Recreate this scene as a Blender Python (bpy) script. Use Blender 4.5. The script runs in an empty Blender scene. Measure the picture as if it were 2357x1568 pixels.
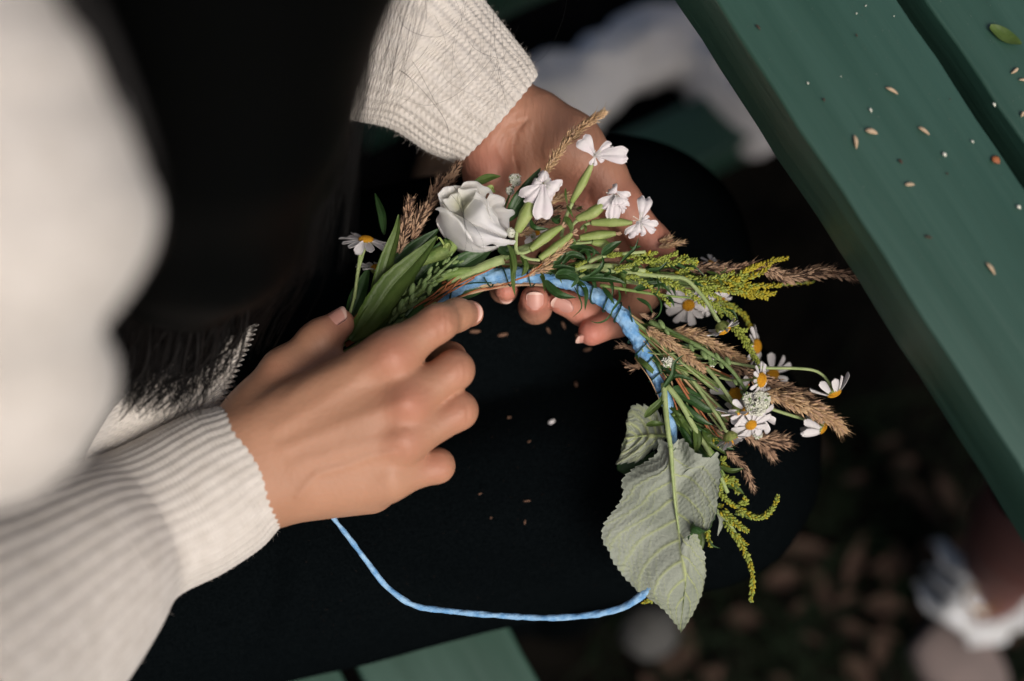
import bpy, math, random
import numpy as np
from mathutils import Vector, Matrix, Quaternion
random.seed(7); rng = np.random.default_rng(7)
SC = bpy.context.scene
COL = SC.collection

# ------------------------------------------------------------------ camera, light, exposure
D0 = 0.67                                   # metres from the lens to the wreath
FPX = 2357 * 50 / 36.0
UPL = np.array([348, 1012, 3274.0]); UPL /= np.linalg.norm(UPL)       # world up, seen in the camera's frame
X0 = np.array([1.0, 0, 0]); X0 = X0 - UPL * X0.dot(UPL); X0 /= np.linalg.norm(X0)
Y0 = np.cross(UPL, X0)
RW = np.stack([X0, Y0, UPL])                # camera frame -> world
CEN = np.array([0, 0, 0.67])                # the wreath's middle, over the lap
def L2W(p): return np.asarray(p) @ RW.T + CEN
def DW(v): return np.asarray(v, float) @ RW.T
cam = bpy.data.cameras.new('camera'); camo = bpy.data.objects.new('camera', cam); COL.objects.link(camo)
cam.lens = 50; cam.sensor_width = 36; cam.clip_start = 0.02; cam.clip_end = 200
m = Matrix([list(RW[i]) + [0] for i in range(3)] + [[0, 0, 0, 1]])
m.translation = Vector(L2W([0, 0, D0])); camo.matrix_world = m
cam.dof.use_dof = True; cam.dof.focus_distance = D0 - 0.004; cam.dof.aperture_fstop = 2.6; cam.dof.aperture_blades = 9
SC.camera = camo
def az_el(v):
    v = DW(v); v = v / np.linalg.norm(v)
    return math.atan2(v[0], v[1]), math.asin(v[2])
SUN_TO = np.array([0.36, -0.36, 0.86])     # towards the sun, in the camera's frame
az, el = az_el(SUN_TO)
w = bpy.data.worlds.new('World'); SC.world = w; w.use_nodes = True
nt = w.node_tree; nt.nodes.clear()
wo = nt.nodes.new('ShaderNodeOutputWorld'); bg = nt.nodes.new('ShaderNodeBackground'); sk = nt.nodes.new('ShaderNodeTexSky')
sk.sky_type = 'NISHITA'; sk.sun_disc = False; sk.sun_elevation = el; sk.sun_rotation = az
sk.dust_density = 5.0; sk.air_density = 0.5; sk.ozone_density = 0.0
nt.links.new(sk.outputs[0], bg.inputs[0]); bg.inputs[1].default_value = 0.09; nt.links.new(bg.outputs[0], wo.inputs[0])
sl = bpy.data.lights.new('sun', 'SUN'); sl.energy = 1.9; sl.angle = math.radians(34); sl.color = (1.0, 0.955, 0.90)
so = bpy.data.objects.new('sun', sl); COL.objects.link(so)
so.rotation_euler = Vector(DW(-SUN_TO)).to_track_quat('-Z', 'Y').to_euler(); so.location = (0, 0, 3)
SC.view_settings.view_transform = 'Standard'; SC.view_settings.look = 'None'; SC.view_settings.gamma = 1
SC.view_settings.use_curve_mapping = False; SC.view_settings.exposure = 0.16
SC.render.engine = 'CYCLES'; SC.cycles.use_denoising = True; SC.cycles.max_bounces = 6; SC.cycles.diffuse_bounces = 3

# ------------------------------------------------------------------ placing: a point of the photograph at a height h (mm) over the wreath
def PL(x, y, h=0.0):
    d = D0 - h * 0.001
    return np.array([(x - 1178.5) / FPX * d, (784 - y) / FPX * d, h * 0.001])
def ZM(ox, oy, s):
    k = 2357 / 2560.0
    return lambda x, y, h=0.0: PL((ox + x / s) * k, (oy + y / s) * k, h)
F_ = lambda x, y, h=0.0: PL(x, y, h)
A_ = ZM(800, 250, 2.6133); B_ = ZM(1250, 250, 2.6133); C_ = ZM(1500, 600, 2.6133); H_ = ZM(1450, 950, 2.4115)
S_ = ZM(1250, 400, 5.2275); R_ = ZM(1070, 430, 6.819); G_ = ZM(1150, 630, 4.714); D_ = ZM(1700, 780, 3.92)
K_ = ZM(1000, 100, 4.9); E_ = ZM(1900, 1200, 3.1167); T_ = ZM(1700, 0, 2.2395); V_ = ZM(500, 650, 2.24)
def on_z(x, y, z):
    """the point at world height z seen at a pixel of the photograph (world coordinates)"""
    o = L2W([0, 0, D0]); d = DW([(x - 1178.5) / FPX, (784 - y) / FPX, -1.0])
    return o + d * ((z - o[2]) / d[2])

# ------------------------------------------------------------------ objects
WO = {}
def link(o, parent, org):
    COL.objects.link(o); org = Vector(org); WO[o.name] = org
    if parent is not None:
        o.parent = parent; o.location = org - WO[parent.name]
    else: o.location = org
    return o
def tag(o, label=None, cat=None, group=None, kind=None):
    if label: o['label'] = label
    if cat: o['category'] = cat
    if group: o['group'] = group
    if kind: o['kind'] = kind
    return o
def thing(name, label, cat, org, group=None):
    return tag(link(bpy.data.objects.new(name, None), None, org), label, cat, group)
def mesh(name, v, f, mat, parent=None, local=True, smooth=True, org=None, attrs=None, midx=None):
    v = np.asarray(v, float)
    if local: v = L2W(v)
    if org is None: org = (v.min(0) + v.max(0)) / 2
    me = bpy.data.meshes.new(name)
    vv = (v - np.asarray(org)).astype(np.float32)
    if isinstance(f, np.ndarray) and f.shape[1] in (3, 4):
        n = f.shape[1]
        me.vertices.add(len(vv)); me.vertices.foreach_set('co', vv.ravel())
        me.loops.add(f.size); me.loops.foreach_set('vertex_index', f.ravel().astype(np.int32))
        me.polygons.add(len(f)); me.polygons.foreach_set('loop_start', (np.arange(len(f)) * n).astype(np.int32))
        me.update(calc_edges=True)
    else:
        me.from_pydata([tuple(p) for p in vv], [], [tuple(int(i) for i in q) for q in f])
    me.polygons.foreach_set('use_smooth', [smooth] * len(me.polygons))
    for mm in (mat if isinstance(mat, (list, tuple)) else [mat]): me.materials.append(mm)
    if midx is not None: me.polygons.foreach_set('material_index', np.asarray(midx, np.int32))
    for k, a in (attrs or {}).items():
        at = me.attributes.new(k, 'FLOAT', 'POINT'); at.data.foreach_set('value', np.asarray(a, np.float32))
    o = bpy.data.objects.new(name, me)
    return link(o, parent, org)

class MB:
    def __init__(s): s.v = []; s.f = []; s.m = []; s.n = 0
    def add(s, v, f, m=0):
        v = np.asarray(v, float); s.v.append(v)
        s.f += [tuple(i + s.n for i in q) for q in f]; s.m += [m] * len(f); s.n += len(v)
    def build(s, name, mat, parent=None, **k):
        return mesh(name, np.concatenate(s.v), s.f, mat, parent, midx=s.m, **k)

def smooth_path(p, n):
    p = np.asarray(p, float)
    if len(p) == 2: t = np.linspace(0, 1, n)[:, None]; return p[0] * (1 - t) + p[1] * t
    q = np.vstack([2 * p[0] - p[1], p, 2 * p[-1] - p[-2]])
    seg = np.linalg.norm(np.diff(p, axis=0), axis=1) + 1e-9; cum = np.concatenate([[0], np.cumsum(seg)])
    out = []
    for s in np.linspace(0, cum[-1] - 1e-9, n):
        i = min(np.searchsorted(cum, s, 'right') - 1, len(seg) - 1); t = (s - cum[i]) / seg[i]
        a, b, c, d = q[i], q[i + 1], q[i + 2], q[i + 3]
        out.append(0.5 * (2 * b + (c - a) * t + (2 * a - 5 * b + 4 * c - d) * t * t + (3 * b - a - 3 * c + d) * t ** 3))
    return np.array(out)
def tangents(p):
    t = np.gradient(p, axis=0); return t / (np.linalg.norm(t, axis=1)[:, None] + 1e-12)
def frames(p, ref=None):
    t = tangents(p); ref = np.array([0, 0, 1.0]) if ref is None else np.asarray(ref, float)
    n = []; cur = ref
    for ti in t:
        cur = cur - ti * cur.dot(ti)
        if np.linalg.norm(cur) < 1e-6: cur = np.cross(ti, [0.3, 0.9, 0.2])
        cur = cur / np.linalg.norm(cur); n.append(cur)
    n = np.array(n); return t, n, np.cross(t, n)
def grid_faces(nu, nv, wrap=False):
    f = []
    for i in range(nu - 1):
        for j in range(nv if wrap else nv - 1):
            j2 = (j + 1) % nv; f.append((i * nv + j, i * nv + j2, (i + 1) * nv + j2, (i + 1) * nv + j))
    return f
def tube(path, r, sides=6, n=None, caps=True, rfun=None):
    p = smooth_path(path, n or max(2, 6 * (len(path) - 1))) ; N = len(p)
    r = np.interp(np.linspace(0, 1, N), np.linspace(0, 1, len(np.atleast_1d(r))), np.atleast_1d(r))
    t, a, b = frames(p)
    th = np.arange(sides) * 2 * math.pi / sides
    rr = r[:, None] * np.ones((1, sides))
    if rfun is not None: rr = rr * rfun(np.linspace(0, 1, N)[:, None], th[None, :])
    v = p[:, None, :] + rr[..., None] * (np.cos(th)[None, :, None] * a[:, None, :] + np.sin(th)[None, :, None] * b[:, None, :])
    f = grid_faces(N, sides, True); v = v.reshape(-1, 3)
    if caps: f.append(tuple(range(sides))[::-1]); f.append(tuple(range((N - 1) * sides, N * sides)))
    return v, f
def ell(c, axis, l, r, m=5, k=4):
    """a small bud: a closed spindle along axis"""
    axis = np.asarray(axis, float); axis = axis / (np.linalg.norm(axis) + 1e-9)
    a = np.cross(axis, [0.31, 0.52, 0.8]); a /= np.linalg.norm(a); b = np.cross(axis, a)
    v = [np.asarray(c) - axis * l]; 
    for i in range(1, k):
        s = -math.cos(math.pi * i / k); rad = r * math.sin(math.pi * i / k)
        for j in range(m):
            th = 2 * math.pi * j / m; v.append(c + axis * l * s + rad * (math.cos(th) * a + math.sin(th) * b))
    v.append(np.asarray(c) + axis * l); f = []
    for j in range(m): f.append((0, 1 + (j + 1) % m, 1 + j))
    for i in range(k - 2):
        for j in range(m):
            o = 1 + i * m; f.append((o + j, o + (j + 1) % m, o + m + (j + 1) % m, o + m + j))
    e = len(v) - 1; o = 1 + (k - 2) * m
    for j in range(m): f.append((o + j, o + (j + 1) % m, e))
    return np.array(v), f

# ------------------------------------------------------------------ distance fields -> one smooth surface
class Field:
    def __init__(s, lo, hi, h):
        s.lo = np.array(lo, float); s.h = h
        s.ax = [np.arange(s.lo[i], hi[i] + h, h) for i in range(3)]
        s.X, s.Y, s.Z = np.meshgrid(*s.ax, indexing='ij'); s.X = s.X.astype(np.float32); s.Y = s.Y.astype(np.float32); s.Z = s.Z.astype(np.float32)
    def cone(s, a, b, ra, rb):
        a = np.asarray(a, float); b = np.asarray(b, float); d = b - a; L = d.dot(d) + 1e-12
        px, py, pz = s.X - a[0], s.Y - a[1], s.Z - a[2]
        t = np.clip((px * d[0] + py * d[1] + pz * d[2]) / L, 0, 1)
        return np.sqrt((px - t * d[0]) ** 2 + (py - t * d[1]) ** 2 + (pz - t * d[2]) ** 2) - (ra + (rb - ra) * t)
    def chain(s, pts, rs, k=0.002):
        f = None
        for i in range(len(pts) - 1):
            g = s.cone(pts[i], pts[i + 1], rs[i], rs[i + 1]); f = g if f is None else smin(f, g, k)
        return f
    def line2(s, pts, amp, w):
        """relief drawn along a path: a groove (amp > 0) or a ridge (amp < 0)"""
        p = smooth_path(pts, 5 * len(pts)); best = None
        for i in range(len(p) - 1):
            a, b = p[i], p[i + 1]; dx, dy = b[0] - a[0], b[1] - a[1]; L = dx * dx + dy * dy + 1e-12
            px, py = s.X - a[0], s.Y - a[1]; t = np.clip((px * dx + py * dy) / L, 0, 1)
            q = (px - t * dx) ** 2 + (py - t * dy) ** 2
            best = q if best is None else np.minimum(best, q)
        zr = (s.Z > p[:, 2].mean() - 0.022)
        return amp * np.exp(-best / (w * w)) * zr
def smin(a, b, k):
    h = np.clip(0.5 + 0.5 * (b - a) / k, 0, 1); return b * (1 - h) + a * h - k * h * (1 - h)
def surface(F, f):
    """naive surface nets"""
    n = f.shape; ins = f < 0
    cnt = np.zeros([k - 1 for k in n], np.int32); acc = np.zeros([k - 1 for k in n] + [3], np.float32); num = np.zeros([k - 1 for k in n], np.float32)
    c8 = [(i, j, k) for i in (0, 1) for j in (0, 1) for k in (0, 1)]
    sl_ = lambda c: f[c[0]:n[0] - 1 + c[0], c[1]:n[1] - 1 + c[1], c[2]:n[2] - 1 + c[2]]
    for c in c8:
        for ax in range(3):
            if c[ax] == 0:
                d = list(c); d[ax] = 1; a = sl_(c); b = sl_(tuple(d)); x = (a < 0) != (b < 0)
                t = np.where(x, a / np.where(x, a - b, 1), 0)
                num += x
                for q in range(3):
                    acc[..., q] += np.where(x, c[q] + (t if q == ax else 0), 0)
    act = num > 0; idx = -np.ones(act.shape, np.int64); ii = np.argwhere(act); idx[act] = np.arange(len(ii))
    v = F.lo + (ii + acc[act] / num[act][:, None]) * F.h
    quads = []
    for ax in range(3):
        o1, o2 = [(1, 2), (2, 0), (0, 1)][ax]
        sa = [slice(0, n[0]), slice(0, n[1]), slice(0, n[2])]; sb = list(sa)
        sa[ax] = slice(0, n[ax] - 1); sb[ax] = slice(1, n[ax])
        x = ins[tuple(sa)] != ins[tuple(sb)]; e = np.argwhere(x)
        e = e[(e[:, o1] > 0) & (e[:, o2] > 0) & (e[:, o1] < n[o1] - 1) & (e[:, o2] < n[o2] - 1)]
        if not len(e): continue
        d1 = np.zeros(3, int); d1[o1] = 1; d2 = np.zeros(3, int); d2[o2] = 1
        g = lambda q: idx[q[:, 0], q[:, 1], q[:, 2]]
        Q = np.stack([g(e - d1 - d2), g(e - d2), g(e), g(e - d1)], 1)
        fl = ins[e[:, 0], e[:, 1], e[:, 2]]
        Q[~fl] = Q[~fl][:, ::-1]; quads.append(Q)
    return v, np.concatenate(quads)
def relax(v, f, it=2, lam=0.5):
    e = np.concatenate([f[:, [0, 1]], f[:, [1, 2]], f[:, [2, 3]], f[:, [3, 0]]])
    for _ in range(it):
        s = np.zeros_like(v); c = np.zeros(len(v)); np.add.at(s, e[:, 0], v[e[:, 1]]); np.add.at(c, e[:, 0], 1)
        np.add.at(s, e[:, 1], v[e[:, 0]]); np.add.at(c, e[:, 1], 1)
        v = np.where(c[:, None] > 0, v * (1 - lam) + lam * s / np.maximum(c, 1)[:, None], v)
    return v

# ------------------------------------------------------------------ materials
def lin(c):
    return tuple((x / 12.92 if x <= .04045 else ((x + .055) / 1.055) ** 2.4) for x in c)
def mat(name, c, rough=0.7, c2=None, scale=60, bump=0, bscale=200, spec=0.3, trans=0, sss=0, sssc=None, stretch=None, attr=None, ac=None, det=6, lo=0.35, hi=0.65, sheen=0, bdist=0.001):
    M = bpy.data.materials.new(name); M.use_nodes = True; n = M.node_tree.nodes; l = M.node_tree.links
    b = n['Principled BSDF']; b.inputs['Roughness'].default_value = rough; b.inputs['Specular IOR Level'].default_value = spec
    col = None
    tc = n.new('ShaderNodeTexCoord'); mp = n.new('ShaderNodeMapping'); l.new(tc.outputs['Object'], mp.inputs[0])
    if stretch: mp.inputs['Scale'].default_value = stretch[:3]; mp.inputs['Rotation'].default_value = stretch[3:6] if len(stretch) > 3 else (0, 0, 0)
    if c2 is not None:
        no = n.new('ShaderNodeTexNoise'); no.inputs['Scale'].default_value = scale; no.inputs['Detail'].default_value = det; l.new(mp.outputs[0], no.inputs[0])
        rp = n.new('ShaderNodeMapRange'); rp.inputs[1].default_value = lo; rp.inputs[2].default_value = hi; l.new(no.outputs[0], rp.inputs[0])
        mx = n.new('ShaderNodeMix'); mx.data_type = 'RGBA'; l.new(rp.outputs[0], mx.inputs[0])
        mx.inputs[6].default_value = (*c, 1); mx.inputs[7].default_value = (*c2, 1); col = mx.outputs[2]
    if attr:
        at = n.new('ShaderNodeAttribute'); at.attribute_name = attr
        m2 = n.new('ShaderNodeMix'); m2.data_type = 'RGBA'; l.new(at.outputs['Fac'], m2.inputs[0])
        if col is not None: l.new(col, m2.inputs[6])
        else: m2.inputs[6].default_value = (*c, 1)
        m2.inputs[7].default_value = (*ac, 1); col = m2.outputs[2]
    if col is not None: l.new(col, b.inputs['Base Color'])
    else: b.inputs['Base Color'].default_value = (*c, 1)
    if sss:
        b.inputs['Subsurface Weight'].default_value = sss; b.inputs['Subsurface Radius'].default_value = sssc or (1, .35, .2); b.inputs['Subsurface Scale'].default_value = 0.004
    if sheen: b.inputs['Sheen Weight'].default_value = sheen; b.inputs['Sheen Roughness'].default_value = 0.5
    if bump:
        n2 = n.new('ShaderNodeTexNoise'); n2.inputs['Scale'].default_value = bscale; n2.inputs['Detail'].default_value = 5; l.new(mp.outputs[0], n2.inputs[0])
        bp = n.new('ShaderNodeBump'); bp.inputs['Strength'].default_value = bump; bp.inputs['Distance'].default_value = bdist; l.new(n2.outputs[0], bp.inputs['Height']); l.new(bp.outputs[0], b.inputs['Normal'])
    if trans:
        out = n['Material Output']; tr = n.new('ShaderNodeBsdfTranslucent'); ms = n.new('ShaderNodeMixShader'); ms.inputs[0].default_value = trans
        if col is not None: l.new(col, tr.inputs[0])
        else: tr.inputs[0].default_value = (*c, 1)
        l.new(b.outputs[0], ms.inputs[1]); l.new(tr.outputs[0], ms.inputs[2]); l.new(ms.outputs[0], out.inputs[0])
    return M
M = {}
M['skin'] = mat('skin', (.375, .192, .115), .5, (.445, .235, .145), 26, .42, 420, .32, sss=.12, attr='blush', ac=(.46, .165, .11), bdist=.0006)
M['skin_palm_shaded'] = mat('skin_palm_shaded', (.31, .155, .100), .5, (.41, .205, .132), 34, .7, 520, .35, sss=.12, attr='blush', ac=(.52, .19, .14), stretch=(1, .22, 1, 0, 0, .2), bdist=.0008)  # left hand's skin: darker base, the palm's shade is put into the colour
M['nail'] = mat('nail', (.56, .28, .22), .36, spec=.4, c2=(.52, .26, .21), scale=100)
M['nail_tip'] = mat('nail_tip', (.66, .44, .36), .38, spec=.4)
M['knit'] = mat('knit', (.555, .515, .465), .95, (.63, .59, .54), 120, .5, 2500, .1, sheen=.3, bdist=.0006)
M['fuzz'] = mat('fuzz', (.68, .62, .56), .95, spec=.05)
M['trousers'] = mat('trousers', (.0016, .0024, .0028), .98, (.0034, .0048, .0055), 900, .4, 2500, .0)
M['hair'] = mat('hair', (.0014, .0016, .0016), .6, spec=.03)
M['hair_strand'] = mat('hair_strand', (.0045, .0038, .0036), .5, spec=.2)
M['green_paint'] = mat('green_paint', (.017, .060, .039), .42, (.031, .084, .060), 60, .9, 170, .9, stretch=(1, .06, 1, 0, 0, 0), bdist=.0006)
M['cord'] = mat('cord', (.13, .31, .56), .8, (.30, .50, .71), 220, .6, 900, .15, bdist=.0008)
M['wire'] = mat('wire', (.006, .045, .030), .4, spec=.5)
M['petal'] = mat('petal', (.82, .80, .78), .6, (.72, .68, .70), 60, .15, 300, .3, trans=.25)
M['rose'] = mat('rose', (.93, .92, .86), .6, (.90, .88, .86), 50, .12, 160, .25, sss=.5, sssc=(1, .95, .8), trans=.18, attr='heart', ac=(.72, .72, .45))
M['petal_soap'] = mat('petal_soap', (.84, .81, .80), .55, (.77, .71, .73), 130, .2, 400, .3, trans=.25)
M['disc'] = mat('disc', (.62, .26, .015), .8, (.75, .42, .03), 1500, .8, 2500, .2)
M['recept'] = mat('recept', (.17, .22, .05), .7, (.27, .29, .09), 600, .5, 1200)
M['calyx'] = mat('calyx', (.26, .35, .09), .5, (.37, .43, .16), 120, .2, 500, .35, trans=.15)
M['stem'] = mat('stem', (.12, .20, .045), .55, (.22, .30, .09), 200, .3, 800, .3)
M['stem_pale'] = mat('stem_pale', (.26, .34, .13), .6, (.34, .41, .18), 200, .3, 800, .3)
M['leaf'] = mat('leaf', (.065, .115, .022), .45, (.105, .160, .038), 90, .3, 500, .35, trans=.2)
M['leaf_dark'] = mat('leaf_dark', (.022, .065, .014), .4, (.045, .105, .030), 110, .3, 500, .4, trans=.15)
M['leaf_pale'] = mat('leaf_pale', (.26, .29, .23), .85, (.36, .39, .325), 30, .6, 700, .15, trans=.12, attr='vein', ac=(.40, .45, .20), bdist=.0008)
M['grain'] = mat('grain', (.12, .19, .06), .6, (.20, .28, .11), 300, .3, 900)
M['straw'] = mat('straw', (.68, .48, .28), .75, (.54, .35, .19), 150, .3, 900, .2, trans=.2)
M['straw_pink'] = mat('straw_pink', (.60, .41, .27), .8, (.45, .28, .18), 150, .3, 900, .2, trans=.2)
M['rust'] = mat('rust', (.40, .14, .05), .6, (.26, .09, .04), 200)
M['bud'] = mat('bud', (.21, .26, .035), .6, (.32, .36, .07), 400, .2, 900)
M['bud_yellow'] = mat('bud_yellow', (.42, .33, .02), .65, (.30, .28, .03), 300, .2, 900)
M['floret'] = mat('floret', (.74, .73, .66), .7, (.60, .62, .48), 900)
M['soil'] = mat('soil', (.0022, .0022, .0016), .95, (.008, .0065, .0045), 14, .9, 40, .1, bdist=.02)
M['dry'] = mat('dry', (.085, .052, .038), .85, (.05, .03, .022), 60, .4, 150, .2)
M['grass'] = mat('grass', (.010, .030, .010), .7, (.018, .042, .014), 30)
M['cloth'] = mat('cloth', (.86, .85, .83), .9, (.76, .74, .72), 20, .3, 200, .1)
M['sandal'] = mat('sandal', (.72, .74, .76), .6, (.60, .61, .60), 40, .2, 200, .3)
M['sole'] = mat('sole', (.24, .19, .175), .8, (.19, .155, .145), 40)
M['brass'] = mat('brass', (.45, .28, .10), .3, spec=.6); M['brass'].node_tree.nodes['Principled BSDF'].inputs['Metallic'].default_value = .9
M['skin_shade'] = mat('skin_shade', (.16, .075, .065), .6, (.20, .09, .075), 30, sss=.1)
M['seed'] = mat('seed', (.52, .40, .27), .7, (.42, .30, .19), 300)
M['tan_leaf'] = mat('tan_leaf', (.24, .15, .09), .8, (.18, .11, .07), 60)
M['stone'] = mat('stone', (.09, .09, .085), .8, (.06, .06, .058), 80, .4, 200)
M['seed_shaded'] = mat('seed_shaded', (.20, .11, .07), .8, (.13, .07, .045), 300)  # darker copy of the grass seed for the lap, shade painted into it
M['dust'] = mat('dust', (.28, .30, .26), .9, (.06, .07, .05), 400)

# ------------------------------------------------------------------ the ground
def build_ground():
    n = 110; r = np.concatenate([[0], np.geomspace(.02, 60, n)]); th = np.arange(96) * 2 * math.pi / 96
    X = r[:, None] * np.cos(th); Y = r[:, None] * np.sin(th)
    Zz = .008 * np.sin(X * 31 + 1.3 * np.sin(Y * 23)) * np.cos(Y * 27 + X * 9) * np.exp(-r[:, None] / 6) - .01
    v = np.stack([X, Y, Zz], -1).reshape(-1, 3)
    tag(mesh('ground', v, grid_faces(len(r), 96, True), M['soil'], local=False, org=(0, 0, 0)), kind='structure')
build_ground()

# ------------------------------------------------------------------ the picnic table with its attached bench
ZT, ZB = 0.757, 0.45
pa, pb = on_z(1649, 0, ZT), on_z(2272, 956, ZT)
bdir = (pb - pa); bdir[2] = 0; bdir /= np.linalg.norm(bdir)              # along the boards
ndir = np.cross([0, 0, 1.0], bdir)
if ndir.dot(on_z(2300, 200, ZT) - pa) < 0: ndir = -ndir                  # away from the sitter
def along(p): return np.asarray(p)[:2].dot(bdir[:2])
def across(p): return np.asarray(p)[:2].dot(ndir[:2])
tabroot = thing('picnic_table', 'green painted wooden picnic table with attached bench, seeds scattered over its top boards', 'picnic table', tuple(on_z(2400, 500, 0)))
def board(name, u0, u1, w0, w1, z0, z1, parent=tabroot, bev=.0017, wob=.0005, axis=None, seed=0):
    """a board: rounded section swept with a slightly uneven edge"""
    bd, nd = (bdir, ndir) if axis is None else axis
    N = 90; u = np.linspace(u0, u1, N); K = 4
    prof = []
    for cx, cz, a0 in ((w1 - bev, z1 - bev, 0), (w0 + bev, z1 - bev, 90), (w0 + bev, z0 + bev, 180), (w1 - bev, z0 + bev, 270)):
        for k in range(K + 1):
            a = math.radians(a0 + 90 * k / K); prof.append((cx + bev * math.cos(a), cz + bev * math.sin(a)))
    prof = np.array(prof); S = len(prof)
    rs = np.random.default_rng(seed + 5); ph = rs.uniform(0, 6, 8)
    uk = u.mean() + (.5 if name != 'tabletop_plank' else along(on_z(2070, 625, z1)) - u.mean() if seed == 1 else .31)
    wv = wob * (np.sin(u * 23 + ph[0]) + .7 * np.sin(u * 61 + ph[1]) + .7 * np.sin(u * 131 + ph[2]) + 3.2 * np.exp(-((u - uk) / .006) ** 2))
    V = np.zeros((N, S, 3))
    for j in range(S):
        sgn = -1 if prof[j, 0] < (w0 + w1) / 2 else 1
        ww = prof[j, 0] + sgn * wv * .9
        V[:, j] = u[:, None] * bd + ww[:, None] * nd + np.array([0, 0, prof[j, 1]])
    f = grid_faces(N, S, True); f.append(tuple(range(S))[::-1]); f.append(tuple(range((N - 1) * S, N * S)))
    v = V.reshape(-1, 3)
    o = mesh(name, v, f, M['green_paint'], parent, local=False, org=tuple(v.mean(0)))
    # boards carry their grain along their own length
    ang = math.atan2(bd[0], bd[1]) if axis is None else math.atan2(bd[0], bd[1])
    me = o.data; R = Matrix.Rotation(-ang, 3, 'Z')
    co = np.empty(len(me.vertices) * 3, np.float32); me.vertices.foreach_get('co', co); co = co.reshape(-1, 3) @ np.array(R.inverted()).T
    me.vertices.foreach_set('co', co.ravel()); o.rotation_euler = (0, 0, -ang)
    return o
edge0 = across(pa)
w_gapL = across(on_z(2173, 156, ZT)); w_gapR = across(on_z(2240, 160, ZT))
uc = along(on_z(2100, 500, ZT)); TH = .034
board('tabletop_plank', uc - .75, uc + .75, edge0, w_gapL, ZT - TH, ZT, seed=1)
pw = w_gapL - edge0; gp = max(.006, w_gapR - w_gapL)
x = w_gapL + gp
for i in range(7):
    board('tabletop_plank', uc - .75, uc + .75, x, x + pw * 1.25, ZT - TH, ZT + .0005 * (i % 2), seed=i + 2); x += pw * 1.25 + gp
tab_w1 = x - gp
# bench
e_r = across(on_z(1200, 1495, ZB)); e_l = across(on_z(818, 1530, ZB)); e_g = across(on_z(780, 1510, ZB))
ub = along(on_z(1000, 1500, ZB))
board('bench_plank', ub - .8, ub + .7, e_l, e_r, ZB - .035, ZB, seed=20)
board('bench_plank', ub - .8, ub + .7, e_g - (e_r - e_l), e_g - .003, ZB - .035, ZB, seed=21)
board('bench_plank', ub - .8, ub + .7, e_g - 2 * (e_r - e_l) - .012, e_g - (e_r - e_l) - .012, ZB - .035, ZB, seed=22)
# the cross beam that carries bench and table, a leg and the foot beam: square to the boards
cross = (ndir, bdir)
ul = along(on_z(1230, 40, .415))
board('cross_beam', e_g - .25, tab_w1 + .35, ul - .095, ul - .05, ZB - .125, ZB - .037, axis=cross, seed=30)
ul2 = along(on_z(1600, 325, .05))
board('foot_beam', e_r - .1, tab_w1 + .2, ul2 - .03, ul2 + .03, .01, .08, axis=cross, seed=31)
def leg(wb, wt, u):
    p0 = u * bdir + wb * ndir + np.array([0, 0, .08]); p1 = u * bdir + wt * ndir + np.array([0, 0, ZT - TH - .004])
    v = []
    for p in (p0, p1):
        for su, sw in ((-1, -1), (1, -1), (1, 1), (-1, 1)): v.append(p + bdir * su * .02 + ndir * sw * .045)
    mesh('leg', v, [(0, 1, 5, 4), (1, 2, 6, 5), (2, 3, 7, 6), (3, 0, 4, 7), (0, 3, 2, 1), (4, 5, 6, 7)], M['green_paint'], tabroot, local=False, smooth=False)
leg(edge0 + .02, edge0 + .16, ul - .118); leg(tab_w1 - .02, tab_w1 - .16, ul - .118)

# ------------------------------------------------------------------ seeds, crumbs and a leaf on the table
def spindle(name, p, q, wd_, mt, label, cat, group, z, parent=None, thick=.5, tail=.0):
    """a seed lying between two picture points on a level surface"""
    wd = wd_ * .85; a, b = (on_z(*p, z), on_z(*q, z)); c = (a + b) / 2; ax = b - a; L = np.linalg.norm(ax); ax /= L; s = np.cross([0, 0, 1], ax)
    n, mm = 9, 6; v = []
    for i in range(n):
        t = i / (n - 1); r = wd * (math.sin(math.pi * t ** .8) ** .8) + 1e-5
        bend = .035 * L * math.sin(math.pi * t)
        for j in range(mm):
            th = 2 * math.pi * j / mm
            v.append(a + ax * L * t + s * (r * math.cos(th) + bend) + np.array([0, 0, 1]) * (r * thick * (1 + math.sin(th)) + .0001))
    o = mesh(name, v, grid_faces(n, mm, True), mt, None, local=False); o['_x'] = p[0]
    return tag(o, label, cat, group)
def Tz(x, y): k = .9207; return ((1700 + x / 2.2395) * k, (y / 2.2395) * k)
for a, b, wv in [((1150, 490), (1222, 530), .0011), ((1035, 730), (1108, 752), .0016), ((975, 755), (987, 838), .0011), ((1332, 712), (1398, 758), .0011),
              ((1257, 1036), (1316, 1036), .001), ((1712, 1470), (1765, 1543), .0011), ((1893, 380), (1852, 415), .0009), ((1895, 448), (1960, 455), .0008), ((1925, 625), (1908, 655), .001)]:
    spindle('grass_seed', Tz(*a), Tz(*b), wv, M['seed'] if 'seed' in M else M['straw'], 'pale dry grass seed lying on the green tabletop', 'seed', 'dry grass seeds scattered on the tabletop', ZT + .0008)
for a, b, wv in [((1060, 605), (1072, 632), .0006), ((1470, 855), (1488, 880), .0010), ((1883, 1152), (1908, 1172), .0010), ((1628, 787), (1645, 803), .0006), ((1750, 575), (1765, 600), .0008), ((712, 460), (718, 474), .0005), ((1045, 28), (1035, 38), .0003),
                 ((985, 80), (992, 72), .0004), ((1195, 88), (1201, 95), .0003), ((898, 427), (903, 432), .0003)]:
    spindle('petal_crumb', Tz(*a), Tz(*b), wv, M['floret'], 'tiny white petal crumb on the green tabletop', 'crumb', 'white petal crumbs on the tabletop', ZT + .0008)
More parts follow.
